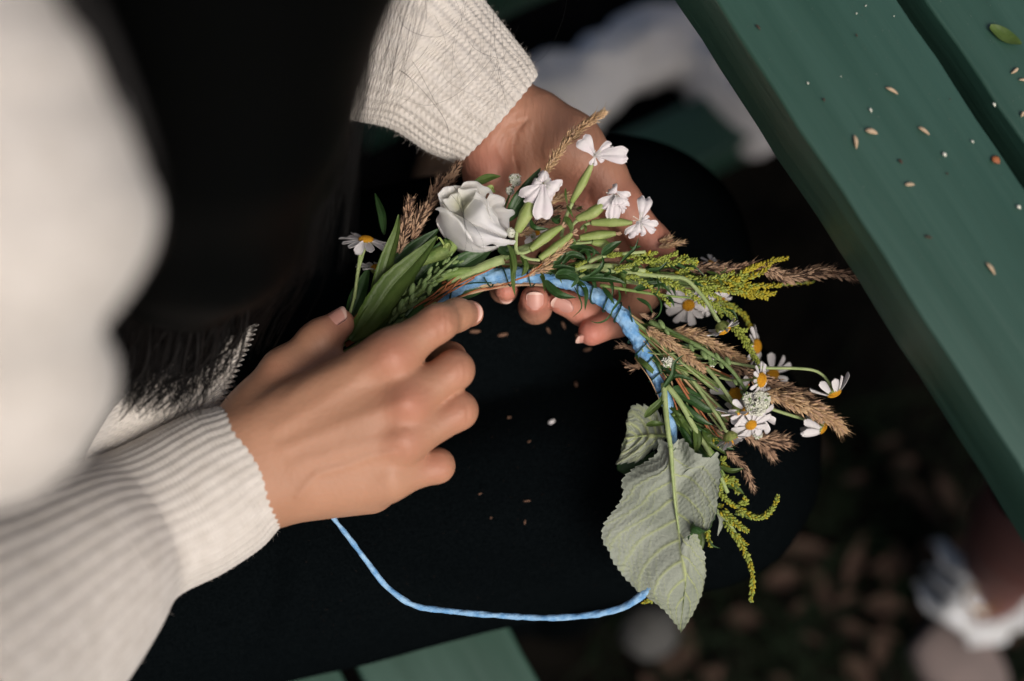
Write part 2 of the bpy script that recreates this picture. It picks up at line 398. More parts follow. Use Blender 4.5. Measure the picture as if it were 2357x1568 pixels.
for a, b, wv in [((424, 138), (450, 172), .0006), ((983, 190), (992, 208), .0004), ((800, 550), (808, 570), .0006), ((1222, 893), (1245, 920), .0008), ((1368, 1325), (1415, 1336), .0007), ((1490, 968), (1500, 980), .0005), ((1508, 555), (1514, 560), .0005)]:
    spindle('stem_crumb', Tz(*a), Tz(*b), wv, M['dry'], 'tiny dark stem crumb on the green tabletop', 'crumb', 'dark stem crumbs on the tabletop', ZT + .0008)
_mb = MB(); _r = np.random.default_rng(4)
for _ in range(420):
    _p = on_z(_r.uniform(1650, 2357), _r.uniform(0, 1000), ZT + .0007); _w = across(_p) - edge0
    if _w < .004 or (w_gapL - edge0 - .003 < _w < w_gapR - edge0 + .004): continue
    _d = _r.normal(0, 1, 3); _d[2] *= .1; _mb.add(*ell(_p, _d, _r.uniform(.00008, .00042), _r.uniform(.00006, .00014), 4, 3))
tag(_mb.build('dust_specks', M['dust'], tabroot, local=False), kind='stuff')
spindle('bark_flake', Tz(1745, 880), Tz(1790, 918), .0022, M['rust'], 'small reddish brown flake on the tabletop near the gap between boards', 'flake', None, ZT + .0008, thick=.25)

# ------------------------------------------------------------------ the woman: one body under her clothes
person = thing('person', 'woman in cream knitted sweater and black trousers binding a flower wreath with both hands', 'person', tuple(L2W(F_(300, 900, -190))))
def blush_at(v, spots):
    b = np.zeros(len(v))
    for (c, r, a) in spots: b = np.maximum(b, a * np.exp(-((v - c) ** 2).sum(1) / (r * r)))
    return b
# right hand (back of the hand towards the camera)
def right_hand():
    lo = PL(180, 1420, -20); hi = PL(1170, 560, 75)
    F = Field([PL(100, 0, 20)[0], PL(0, 1420, 20)[1], -.022], [PL(1150, 0, 20)[0], PL(0, 620, 20)[1], .068], .00115)
    P = F_; mm = .001
    def ch(pts, rs, k): return F.chain([P(*p) for p in pts], [r * mm for r in rs], k * mm)
    fore = ch([(200, 1210, 34), (548, 1027, 24)], [19, 15.5], 3); fore = smin(fore, ch([(260, 1300, 32), (600, 1127, 23)], [19, 15.5], 3), 12 * mm)
    palm = ch([(555, 1022, 30), (900, 822, 37)], [16.5, 11.5], 6)
    for pts, rs in (([(575, 1058, 31), (932, 925, 39)], [16, 11]), ([(592, 1095, 30), (925, 1012, 36)], [16, 10.5]), ([(600, 1125, 29), (890, 1098, 30)], [15.5, 10.5]),
                    ([(640, 1128, 20), (850, 1118, 19)], [15, 13])):
        palm = smin(palm, ch(pts, rs, 6), 9 * mm)
    palm = smin(palm, ch([(620, 1000, 14), (800, 960, 14)], [18, 15], 5), 8 * mm)
    body = smin(fore, palm, 10 * mm)
    web = ch([(610, 940, 20), (780, 850, 14)], [12, 7], 4); body = smin(body, web, 8 * mm)
    th = ch([(590, 955, 20), (655, 856, 15), (735, 786, 9), (783, 745, 5)], [14.5, 10.5, 8.3, 7.0], 5)
    th = smin(th, ch([(728, 790, 9), (742, 778, 9)], [8.9, 8.7], 2), 4 * mm)
    body = smin(body, th, 8 * mm)
    idx = ch([(900, 818, 38), (1008, 744, 33), (1052, 725, 22), (1083, 722, 10)], [10.8, 8.1, 7.1, 6.2], 4)
    mid = ch([(940, 922, 38), (1046, 852, 32), (1036, 824, 13), (1000, 822, -4)], [10.4, 8.7, 7.2, 6.6], 3)
    rin = ch([(932, 1010, 36), (1054, 945, 30), (1030, 925, 8), (980, 900, -2)], [10.2, 8.6, 7.6, 7], 3)
    pin = ch([(900, 1095, 30), (1006, 1072, 24), (990, 1062, 4), (950, 1035, 0)], [9.6, 7.7, 7, 6.5], 3)
    fing = smin(smin(mid, rin, 1.6 * mm), pin, 1.6 * mm); fing = smin(fing, idx, 1.2 * mm)
    f = smin(body, fing, 6.5 * mm)
    # knuckles, tendons, a vein, creases
    for x, y, a, ww in ((905, 818, -1.1, 6), (940, 926, -1.3, 6.5), (935, 1012, -1.0, 6), (902, 1095, -.7, 5), (1052, 852, -.5, 4), (1060, 948, -.5, 4)):
        c = P(x, y, 45); f = f + a * mm * np.exp(-((F.X - c[0]) ** 2 + (F.Y - c[1]) ** 2) / (ww * mm) ** 2) * (F.Z > .02)
    for pts, a, ww in (([(640, 985, 45), (780, 900, 45), (880, 835, 45)], -.5, 3.2), ([(660, 1030, 45), (820, 965, 45), (920, 930, 45)], -.6, 3), ([(680, 1070, 45), (820, 1030, 45), (915, 1010, 45)], -.5, 3),
                       ([(690, 1140, 40), (735, 1090, 42), (790, 1075, 42), (850, 1052, 42), (905, 1040, 42)], -.75, 1.7),
                       ([(820, 862, 45), (870, 905, 45), (890, 960, 45)], .75, 7), ([(985, 895, 42), (940, 975, 42)], .35, 3),
                       ([(1003, 718, 42), (1012, 745, 42), (1014, 774, 42)], .9, .8), ([(1020, 714, 42), (1028, 742, 42), (1028, 770, 42)], .75, .75), ([(993, 722, 42), (1002, 750, 42)], .6, .8), ([(1036, 712, 42), (1041, 740, 42)], .5, .7), ([(1064, 694, 34), (1068, 718, 34), (1062, 746, 34)], .5, .7),
                       ([(1062, 825, 38), (1072, 850, 38), (1070, 875, 38)], .6, .65), ([(1066, 922, 38), (1076, 948, 38), (1074, 972, 38)], .6, .65), ([(1050, 830, 38), (1058, 853, 38), (1056, 872, 38)], .5, .65), ([(1054, 928, 38), (1062, 950, 38)], .45, .65), ([(1012, 1056, 34), (1018, 1074, 34)], .45, .6),
                       ([(722, 765, 12), (735, 785, 12), (744, 806, 12)], .35, .7), ([(786, 768, 10), (780, 800, 10)], .3, .7), ([(655, 905, 30), (720, 850, 30), (800, 822, 30)], .5, 2.5)):
        f = f + F.line2([P(*q) for q in pts], a * mm, ww * mm)
    v, q = surface(F, f); v = relax(v, q, 1, .4)
    keep = v[:, 0] > PL(118, 0, 60)[0]
    b = .62 * blush_at(v, [(P(905, 818, 48), .011, .75), (P(940, 930, 48), .011, .85), (P(932, 1014, 45), .010, .6), (P(1052, 850, 40), .010, .5), (P(1010, 744, 42), .009, .6), (P(1058, 948, 38), .010, .55),
                     (P(1010, 1072, 32), .009, .6), (P(1088, 722, 12), .010, .8), (P(783, 745, 8), .011, .8), (P(640, 860, 22), .009, .4), (P(740, 785, 12), .007, .4)])
    return v, q, b
def left_hand():
    mm = .001; P = F_
    F = Field([PL(820, 0, -20)[0], PL(0, 850, -20)[1], -.066], [PL(1620, 0, -20)[0], PL(0, 20, -20)[1], .004], .00115)
    def ch(pts, rs, k): return F.chain([P(*p) for p in pts], [r * mm for r in rs], k * mm)
    fore = smin(ch([(935, 40, -40), (1176, 262, -31)], [20, 16.5], 3), ch([(860, 120, -40), (1118, 326, -31)], [20, 16.5], 3), 14 * mm)
    palm = smin(ch([(1190, 300, -33), (1330, 480, -34)], [16, 13], 6), ch([(1150, 330, -33), (1255, 500, -38)], [15, 12.5], 6), 10 * mm)
    palm = smin(palm, ch([(1160, 280, -31), (1250, 330, -31)], [17.5, 15], 5), 10 * mm)
    thenar = ch([(1238, 278, -26), (1310, 335, -21), (1383, 405, -22)], [15.0, 15.6, 12], 6)
    hyp = ch([(1118, 352, -24), (1128, 398, -24), (1215, 490, -34)], [12.2, 12.2, 12], 6)
    body = smin(fore, palm, 10 * mm); body = smin(body, thenar, 4.5 * mm); body = smin(body, hyp, 3.2 * mm)
    th = ch([(1383, 405, -22), (1428, 470, -21), (1502, 560, -23), (1552, 640, -32)], [12, 10.2, 8.6, 7], 5)
    body = smin(body, th, 5 * mm)
    body = smin(body, ch([(1330, 420, -30), (1440, 520, -36)], [12, 10], 5), 6 * mm)
    ind = ch([(1435, 515, -36), (1485, 670, -40), (1425, 733, -26), (1362, 765, -19)], [9.5, 8.6, 8.2, 6.6], 4)
    mid = ch([(1380, 510, -38), (1400, 680, -42), (1345, 712, -27), (1292, 694, -17)], [9.5, 8.4, 8.0, 6.2], 4)
    rin = ch([(1320, 500, -38), (1260, 655, -46), (1232, 708, -27), (1230, 688, -13)], [9.5, 8.2, 7.5, 6.8], 4)
    pin = ch([(1250, 480, -38), (1185, 610, -42), (1160, 665, -28), (1165, 667, -17)], [9, 7.2, 6.4, 5.6], 4)
    fing = smin(smin(smin(ind, mid, 1.2 * mm), rin, 1.2 * mm), pin, 1.2 * mm)
    f = smin(body, fing, 6 * mm)
    k = lambda *pts: [K_(x, y, -14) for x, y in pts]
    for pts, a, ww in ((k((1570, 985), (1450, 1100), (1385, 1260), (1385, 1420), (1430, 1560)), 1.1, .8), (k((1500, 1030), (1290, 1140), (1210, 1240), (1200, 1350), (1290, 1520)), .9, 1.1),
                       (k((730, 1390), (850, 1335), (1010, 1240)), 1.0, .8), (k((800, 1330), (980, 1180), (1240, 1050), (1500, 900)), .35, 1.0), (k((900, 1160), (1150, 1030), (1380, 860)), .3, .9),
                       (k((1640, 1060), (1620, 1200), (1640, 1400)), .3, .55), (k((1760, 1080), (1740, 1250), (1710, 1500)), .3, .55), (k((1840, 1180), (1840, 1400)), .25, .5), (k((1500, 1100), (1480, 1250)), .22, .5),
                       (k((1250, 960), (1600, 900)), .25, 1.2), ([S_(1170, 330, -14), S_(1180, 480, -14), S_(1260, 600, -14)], .7, 1.2), ([S_(1130, 400, -14), S_(1170, 520, -14)], .4, .6), ([S_(1480, 160, -14), S_(1400, 300, -14)], .25, .8),
                       ([F_(1180, 300, -14), F_(1183, 360, -14), F_(1182, 430, -14)], 2.2, 3.6), ([F_(1360, 470, -14), F_(1420, 535, -14)], .6, 1.5)):
        f = f + F.line2(pts, a * mm, ww * mm)
    v, q = surface(F, f); v = relax(v, q, 1, .4)
    b = .95 * blush_at(v, [(P(1354, 762, -14), .014, 1), (P(1292, 694, -12), .012, .9), (P(1230, 695, -8), .010, .85), (P(1165, 667, -12), .009, .85), (P(1500, 560, -16), .014, .6), (P(1115, 385, -14), .013, .55), (P(1340, 470, -18), .016, .55), (P(1440, 470, -14), .012, .45)])
    return v, q, b
vR, qR, bR = right_hand(); vL, qL, bL = left_hand()
# trunk, neck, head and upper arms, hidden by clothes and hair: coarser, the same body
DN = -UPL
FT = Field([-.62, -.42, -.26], [.10, .46, .62], .009)
SHR = F_(-160, 420, 285); SHR = np.array([-.235, .02, .30]); SHL = np.array([-.20, .31, .10])
NECK = np.array([-.245, .20, .32]); HEAD = np.array([-.135, .335, .40]); HIP = np.array([-.42, .02, -.14])
ELR = np.array([-.43, -.13, .14]); ELL = np.array([-.14, .24, -.02])
def trunk(k=1.0):
    f = FT.chain([HIP, (SHR + SHL) / 2 + [-.04, 0, -.06]], [.13 * k, .12 * k], .02)
    f = smin(f, FT.chain([SHL, SHR], [.055 * k, .055 * k], .02), .06)
    return f
tf = trunk(.92); tf = smin(tf, FT.chain([(SHR + SHL) / 2, NECK, HEAD], [.05, .045, .05], .02), .03)
tf = smin(tf, FT.cone(HEAD, HEAD + [.03, .03, -.04], .085, .075), .02)
tf = smin(tf, FT.cone(HEAD + [.085, .045, -.03], HEAD + [.10, .045, -.055], .008, .014), .012)      # nose
tf = smin(tf, FT.chain([SHR, ELR], [.045, .036], .02), .03); tf = smin(tf, FT.chain([SHL, ELL], [.042, .034], .02), .03)
vT, qT = surface(FT, tf)
F2 = Field([-.42, -.32, -.06], [-.10, .02, .20], .005)
vA, qA = surface(F2, smin(F2.chain([ELR, PL(200, 1210, 34)], [.034, .024], .01), F2.chain([ELR, PL(260, 1300, 32)], [.034, .024], .01), .01))
F3 = Field([-.22, .05, -.10], [.02, .32, .05], .005)
vB, qB = surface(F3, F3.chain([ELL, PL(910, 85, -40)], [.034, .028], .01))
V, Q, n = [], [], 0
for v, q in ((vR, qR), (vL, qL), (vT, qT), (vA, qA), (vB, qB)):
    V.append(v); Q.append(q + n); n += len(v)
bb = np.concatenate([bR, bL, np.zeros(n - len(vR) - len(vL))])
mi = np.concatenate([np.zeros(len(qR)), np.ones(len(qL)), np.zeros(len(qT) + len(qA) + len(qB))]).astype(int)
body = mesh('body', np.concatenate(V), np.concatenate(Q), [M['skin'], M['skin_palm_shaded']], person, attrs={'blush': bb}, midx=mi)

def nail(c, nrm, d, wd, ln, rad, label=None, tip=.16, bulge=0.0):
    """nail plate bent over the finger: c centre, nrm outwards, d towards the free edge (mm)"""
    nrm = np.asarray(nrm, float); nrm /= np.linalg.norm(nrm); d = np.asarray(d, float); d = d - nrm * d.dot(nrm); d /= np.linalg.norm(d); s = np.cross(d, nrm)
    nu, nv = 15, 15; top, bot = [], []
    for i in range(nu):
        t = -1 + 2 * i / (nu - 1)
        hw = wd / 2 * (1 - max(0, -t - .2) ** 2 * .75) * (1 - max(0, t - .55) ** 2 * .9)
        for j in range(nv):
            u = -1 + 2 * j / (nv - 1); x = hw * u
            z = rad * math.cos(x / rad) - rad - .06 * (t * ln / 2) ** 2 / 5 - max(0, -t - .8) * 1.8 - (max(0, abs(u) - .85) * 2)
            end = -.25 * ln / 2 * (abs(u) ** 2.2) * (1 if t > 0 else -1) * max(0, abs(t) - .3) / .7
            p = c + .001 * (s * rad * math.sin(x / rad) + d * (t * ln / 2 + end) + nrm * z)
            top.append(p); bot.append(p - nrm * .0005)
    v = np.array(top + bot); f = grid_faces(nu, nv); N = nu * nv
    f2 = [tuple(reversed([a + N for a in q])) for q in f]
    rim = [j for j in range(nv)] + [i * nv + nv - 1 for i in range(1, nu)] + [(nu - 1) * nv + j for j in range(nv - 2, -1, -1)] + [i * nv for i in range(nu - 2, 0, -1)]
    side = [(rim[k], rim[(k + 1) % len(rim)], rim[(k + 1) % len(rim)] + N, rim[k] + N) for k in range(len(rim))]
    tipi = [1 if (q[0] // nv) / (nu - 1) > 1 - tip else 0 for q in f]
    o = mesh('fingernail', v, f + f2 + side, [M['nail'], M['nail_tip']], body, midx=tipi + [0] * (len(f2) + len(side)))
    if label: o['label'] = label
nail(F_(1087, 719, 18.6), (.50, .08, .86), (.80, .0, -.5), 10.5, 11.5, 6.5)
nail(F_(767, 727, 12.2), (-.35, .55, .78), (.84, .50, -.15), 10, 13, 6.5)
nail(F_(1231.5, 694, -6.0), (0, -.30, .95), (.0, .95, .3), 8.8, 9.2, 6.5)
nail(F_(1294, 706, -11.0), (-.20, -.48, .85), (-.93, .36, .0), 7.6, 11.5, 5.5)
nail(F_(1357, 783, -16.5), (.18, -.88, .48), (-.92, -.40, .0), 7.6, 13.5, 6)
nail(F_(1165, 688, -15.5), (0, -.72, .66), (.05, -.75, -.35), 7.2, 7.5, 5)

# ------------------------------------------------------------------ knitted sleeves
def sleeve(name, A, Bv, hs, flat, nrib, row, parent, nv=260, sub=10, arc=.0, amp=.0011, fade=None):
    """tube between two outline rails seen in the photograph; ribs and stitches are real relief"""
    A = [F_(a[0], a[1], h) for a, h in zip(A, hs)]; Bv = [F_(b[0], b[1], h) for b, h in zip(Bv, hs)]
    A = smooth_path(A, nv); Bv = smooth_path(Bv, nv)
    c = (A + Bv) / 2; wv = (A - Bv) / 2; W_ = np.linalg.norm(wv, axis=1); t = tangents(c)
    s = np.concatenate([[0], np.cumsum(np.linalg.norm(np.diff(c, axis=0), axis=1))])
    nu = nrib * sub; th = np.arange(nu) * 2 * math.pi / nu
    wn = wv / W_[:, None]; dz = np.cross(wn, t); dz /= np.linalg.norm(dz, axis=1)[:, None]
    dz = np.where((dz[:, 2] < 0)[:, None], -dz, dz)
    fl = flat * np.ones(nv)
    p = (th * nrib / (2 * math.pi)) % 1.0
    q = s / row
    ridge = 0.5 + 0.5 * np.cos(2 * math.pi * (p - .25))
    dist = np.abs(((p - .25 + .5) % 1) - .5)
    fade = 1.0
    vst = np.abs(np.sin(math.pi * (q[:, None] + dist[None, :] * 1.6)))
    loops = .5 + .5 * np.cos(2 * math.pi * (q[:, None] + .35 * np.sin(2 * math.pi * p)[None, :]))
    valley = 1 - ridge
    hgt = ridge[None, :] * (.74 + .26 * vst) + valley[None, :] * (.12 + .42 * loops) - .10 * np.exp(-(dist / .045) ** 2)[None, :] * (.4 + .6 * (np.cos(2 * math.pi * q[:, None]) > .2))
    lump = .5 * np.sin(s[:, None] * 95 + 2 * np.cos(th)[None, :]) + .4 * np.sin(th[None, :] * 3 + s[:, None] * 40)
    wf = 0 if fade is None else (1 / (1 + np.exp(-(s - fade) / .006)))[:, None]
    cab = .5 + .5 * np.sin(th[None, :] * 16 + 1.4 * np.sin(s[:, None] * 300)) * np.cos(s[:, None] * 300 + th[None, :] * 3)
    fine = (.5 + .5 * np.sin(th[None, :] * nrib * 1.7)) * (.5 + .5 * np.cos(s[:, None] * 2100))
    rr = amp * hgt * (1 - wf) + wf * (.0026 * cab + .0003 * fine) + .0009 * lump
    off = arc * np.maximum(0, np.sin(th))[None, :] * np.exp(-s / .02)[:, None]
    v = c[:, None, :] + wv[:, None, :] * np.cos(th)[None, :, None] + dz[:, None, :] * (W_ * fl)[:, None, None] * np.sin(th)[None, :, None]
    nrm = wn[:, None, :] * np.cos(th)[None, :, None] * .8 + dz[:, None, :] * np.sin(th)[None, :, None]
    nrm /= np.linalg.norm(nrm, axis=2)[..., None]
    v = v + nrm * rr[..., None] - t[:, None, :] * off[..., None]
    # scalloped edge, rolled in
    edge = v[0] - t[0] * (.0006 * ridge)[:, None]
    lip = [edge + (c[0] - edge) * k - t[0] * e for k, e in ((.02, .0010), (.045, .0008), (.075, .0000), (.09, -.004), (.10, -.014))]
    allv = np.concatenate([np.array(lip[::-1]).reshape(-1, 3), v.reshape(-1, 3)])
    f = np.array(grid_faces(nv + len(lip), nu, True))
    o = mesh(name, allv, f, M['knit'], parent)
    return o, v, nrm, t
# upper arm, shoulder and front of the sweater
FS = FT
sf = trunk(1.0)
sf = smin(sf, FS.cone(SHR, SHR + [.0, -.01, .0], .062, .06), .03)
b1 = F_(-100, 450, 318); b2 = F_(-40, 850, 292)
def mmr(px, h): return px / FPX * (D0 - h * .001)
sf = smin(sf, FS.chain([F_(-300, 40, 318), b1], [mmr(440, 318), mmr(440, 318)], .01), .012)
sf = smin(sf, FS.chain([b2, F_(-45, 880, 292), ELR], [mmr(265, 292), mmr(270, 292), .06], .01), .006)
sf = smin(sf, FS.chain([SHL, ELL], [.058, .062], .02), .03)
FS2 = Field([-.40, -.33, -.02], [-.09, .17, .42], .004)
def sweater_front(F):
    f = F.chain([F_(-300, 40, 318), b1], [mmr(440, 318), mmr(440, 318)], .01)
    f = smin(f, F.chain([b2, F_(-45, 880, 292), ELR], [mmr(265, 292), mmr(270, 292), .055], .01), .008)
    f = smin(f, F.cone(SHR, SHR, .07, .07), .02)
    f = f + .0022 * np.sin(F.Y * 120 + 3 * np.sin(F.X * 40)) * np.sin(F.X * 90 + F.Z * 50)
    return f
vS, qS = surface(FT, sf); v2, q2 = surface(FS2, sweater_front(FS2))
sweater = mesh('sweater', np.concatenate([vS, v2]), np.concatenate([qS, q2 + len(vS)]), M['knit'], person)
slu, svu, snu, stu = sleeve('sleeve', [(1228, 172), (1212, 140), (1165, 75), (1095, -12), (990, -140), (860, -260)], [(1050, 372), (985, 345), (905, 292), (812, 272), (640, 240), (480, 160)],
      [-22, -22, -20, -18, -8, 10], .62, 36, .0024, sweater, nv=330, sub=10, arc=.004, amp=.0017)
sll, svl, snl, stl = sleeve('sleeve', [(497, 942), (440, 955), (360, 990), (240, 1050), (60, 1112), (-150, 1180), (-420, 1260)], [(646, 1212), (600, 1262), (510, 1318), (400, 1380), (345, 1480), (230, 1640), (60, 1850)],
      [24, 25, 30, 44, 66, 92, 125], .84, 44, .0024, sweater, nv=330, sub=8, arc=.007, amp=.0007, fade=.050)
# front of the sweater seen through the hair
def knit_patch():
    pts = [[F_(588, 745, 6), F_(565, 800, 10), F_(530, 880, 14), F_(500, 960, 14)], [F_(470, 800, 14), F_(430, 870, 22), F_(400, 930, 26), F_(370, 1020, 24)], [F_(330, 860, 30), F_(280, 920, 44), F_(230, 990, 50), F_(180, 1090, 44)]]
    nu, nv = 150, 110; G1 = [smooth_path(r, nu) for r in pts]; out = np.zeros((nu, nv, 3))
    for i in range(nu): out[i] = smooth_path([G1[0][i], G1[1][i], G1[2][i]], nv)
    U, Vv = np.meshgrid(np.arange(nu), np.arange(nv), indexing='ij')
    b = .0009 * (np.sin(U * .62 + .8 * np.sin(Vv * .31)) * np.cos(Vv * .62 + .5 * np.sin(U * .2)) + .9 * np.sin(U * .11 + Vv * .07) + .5 * rng.normal(0, .3, U.shape)); out[..., 2] += b
    out[..., 0] += .0012 * np.sin(U * .75) * (Vv < 4)
    back = out[::-1].copy(); back[..., 2] -= .006
    v = np.concatenate([out.reshape(-1, 3), (out - [0, 0, .006]).reshape(-1, 3)]); f = grid_faces(nu, nv); N = nu * nv
    f = f + [tuple(reversed([a + N for a in q])) for q in f]
    rim = [j for j in range(nv)] + [i * nv + nv - 1 for i in range(1, nu)] + [(nu - 1) * nv + j for j in range(nv - 2, -1, -1)] + [i * nv for i in range(nu - 2, 0, -1)]
    f += [(rim[k], rim[(k + 1) % len(rim)], rim[(k + 1) % len(rim)] + N, rim[k] + N) for k in range(len(rim))]
    mesh('sweater_hem', v, f, M['knit'], sweater)
knit_patch()
def fuzz(sv, sn, st, n, parent, lmax=.0030):
    nv, nu = sv.shape[:2]; mb = MB()
    for _ in range(n):
        i = int(min(nv - 1, rng.exponential(nv * .22))) if rng.random() < .7 else rng.integers(0, nv); j = rng.integers(0, nu)
        p = sv[i, j]; d = sn[i, j] * rng.uniform(.3, 1) + rng.normal(0, .6, 3); d /= np.linalg.norm(d); L = rng.uniform(.0008, lmax)
        b = rng.normal(0, .5, 3); path = [p, p + d * L * .5, p + (d + b * .6) * L]
        v, f = tube(path, [.00004, .00002], 3, 4, caps=False); mb.add(v, f)
    tag(mb.build('wool_fuzz', M['fuzz'], parent), kind='stuff')
fuzz(svu, snu, stu, 3200, slu); fuzz(svl, snl, stl, 900, sll, .0022)

# ------------------------------------------------------------------ trousers
def trousers():
    F = Field([-.50, -.30, -.36], [.20, .14, -.02], .0042)
    dn = DN * 1.0
    kR = F_(1578, 1052, -118); kL = F_(1430, 610, -125)
    r = F.chain([F_(100, 1350, -122), F_(800, 1208, -114), kR], [.088, .0735, .0695], .01)
    l = F.chain([F_(0, 900, -130), F_(700, 780, -125), kL], [.088, .076, .068], .01)
    l = smin(l, F.chain([kL, kL + dn * .28], [.066, .05], .01), .02)
    f = smin(r, l, .008)
    f = smin(f, F.chain([HIP + [0, -.06, .0], HIP + [0, .06, .0]], [.15, .15], .01), .05)
    f = np.minimum(f, smin(F.chain([kR, kR + dn * .30], [.068, .05], .01), r, .02))
    q = .001
    for pts, a, ww in (([F_(640, 1290, -50), F_(625, 1400, -70), F_(560, 1500, -90), F_(480, 1560, -110)], 3.0, 4.5), ([F_(700, 1260, -50), F_(690, 1400, -70), F_(640, 1520, -90)], -1.5, 6),
                       ([F_(1480, 1300, -60), F_(1250, 1345, -60), F_(1000, 1440, -80)], 2.0, 5), ([F_(900, 980, -50), F_(1150, 930, -50), F_(1400, 960, -50)], 1.2, 12)):
        f = f + F.line2([p - [0, 0, .03] for p in pts], a * q, ww * q)
    f = f + .0008 * np.sin(F.X * 70 + 2 * np.sin(F.Y * 50)) * np.sin(F.Y * 80 + F.X * 30)
    v, qd = surface(F, f); v = relax(v, qd, 2)
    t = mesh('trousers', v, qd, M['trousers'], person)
    # lower legs reaching the ground
    for k in (kL, kR):
        foot = k + dn * .30; z = L2W(foot)[2]
        V2, f2 = tube([k + dn * .26, k + dn * .36, k + dn * ((.29 + z) / UPL[2] * .98)], [.052, .047, .05], 20, 12)
        mesh('trouser_leg', V2, f2, M['trousers'], t)
        c = L2W(k + dn * ((.29 + z) / UPL[2])); c[2] = .035
        V3, f3 = ell(c + ndir * .05, ndir, .13, .045, 12, 10); V3[:, 2] = np.clip(V3[:, 2], .0, .2)
        mesh('shoe', V3, f3, M['trousers'], person, local=False)
trousers()
from mathutils.bvhtree import BVHTree
_t = bpy.data.objects['trousers']; _o = WO['trousers']
BT = BVHTree.FromPolygons([v.co + _o for v in _t.data.vertices], [tuple(p.vertices) for p in _t.data.polygons])
def drop(x, y):
    """where the picture ray of (x, y) meets the trousers: seeds and lint lie there"""
    o = Vector(L2W([0, 0, D0])); d = Vector(DW([(x - 1178.5) / FPX, (784 - y) / FPX, -1.0])).normalized()
    loc, nr, _, _ = BT.ray_cast(o, d)
    if loc is None: return None
    if nr.dot(d) > 0: nr = -nr
    return np.array(loc), np.array(nr)
def lap_seed(x, y, ang, L, wd, mt, name, label, cat, group):
    r = drop(x, y)
    if r is None: return
    p, nr = r; a = DW([math.cos(ang), math.sin(ang), 0]); a = a - nr * a.dot(nr); a /= np.linalg.norm(a)
    v, f = ell(p + nr * wd * .7, a, L / 2, wd, 6, 6)
    tag(mesh(name, v, f, mt, None, local=False), label, cat, group)['_x'] = x
for x, y, a, L, wd in [(1093, 762, .0, .0058, .0011), (1157, 770, .15, .0055, .0010), (1262, 760, -1.1, .004, .0007), (1297, 748, -1.2, .0045, .0007), (1330, 775, -1.1, .004, .0006), (1352, 803, .4, .0045, .0009), (1326, 886, -1.3, .0035, .0008),
                       (1270, 973, 0.7, .0040, .0013), (1208, 1202, 1.5, .0025, .0005), (1172, 962, .2, .0022, .0005), (1105, 1137, .3, .002, .0004), (1213, 1153, .1, .004, .0004), (1218, 1017, .5, .0018, .0004), (1130, 1192, .9, .0015, .0004)]:
    lap_seed(x, y, a, L, wd, M['seed_shaded'] if wd < .0012 else M['petal'], 'grass_seed', 'pale dry grass seed fallen on the black trousers', 'seed', 'dry grass seeds fallen on the trousers')
lint = MB()
for _ in range(240):
    x, y = rng.uniform(700, 1800), rng.uniform(750, 1480); r = drop(x, y)
    if r is None: continue
    p, nr = r; d = rng.normal(0, 1, 3); d -= nr * d.dot(nr); d /= np.linalg.norm(d); L = rng.uniform(.0003, .0011)
    v, f = tube([p + nr * .00015, p + nr * .0004 + d * L * .5, p + nr * .0002 + d * L + rng.normal(0, .0003, 3)], [.00005, .00004], 3, 3); lint.add(v, f)
tag(lint.build('lint', M['dry'], bpy.data.objects['trousers'], local=False), kind='stuff')

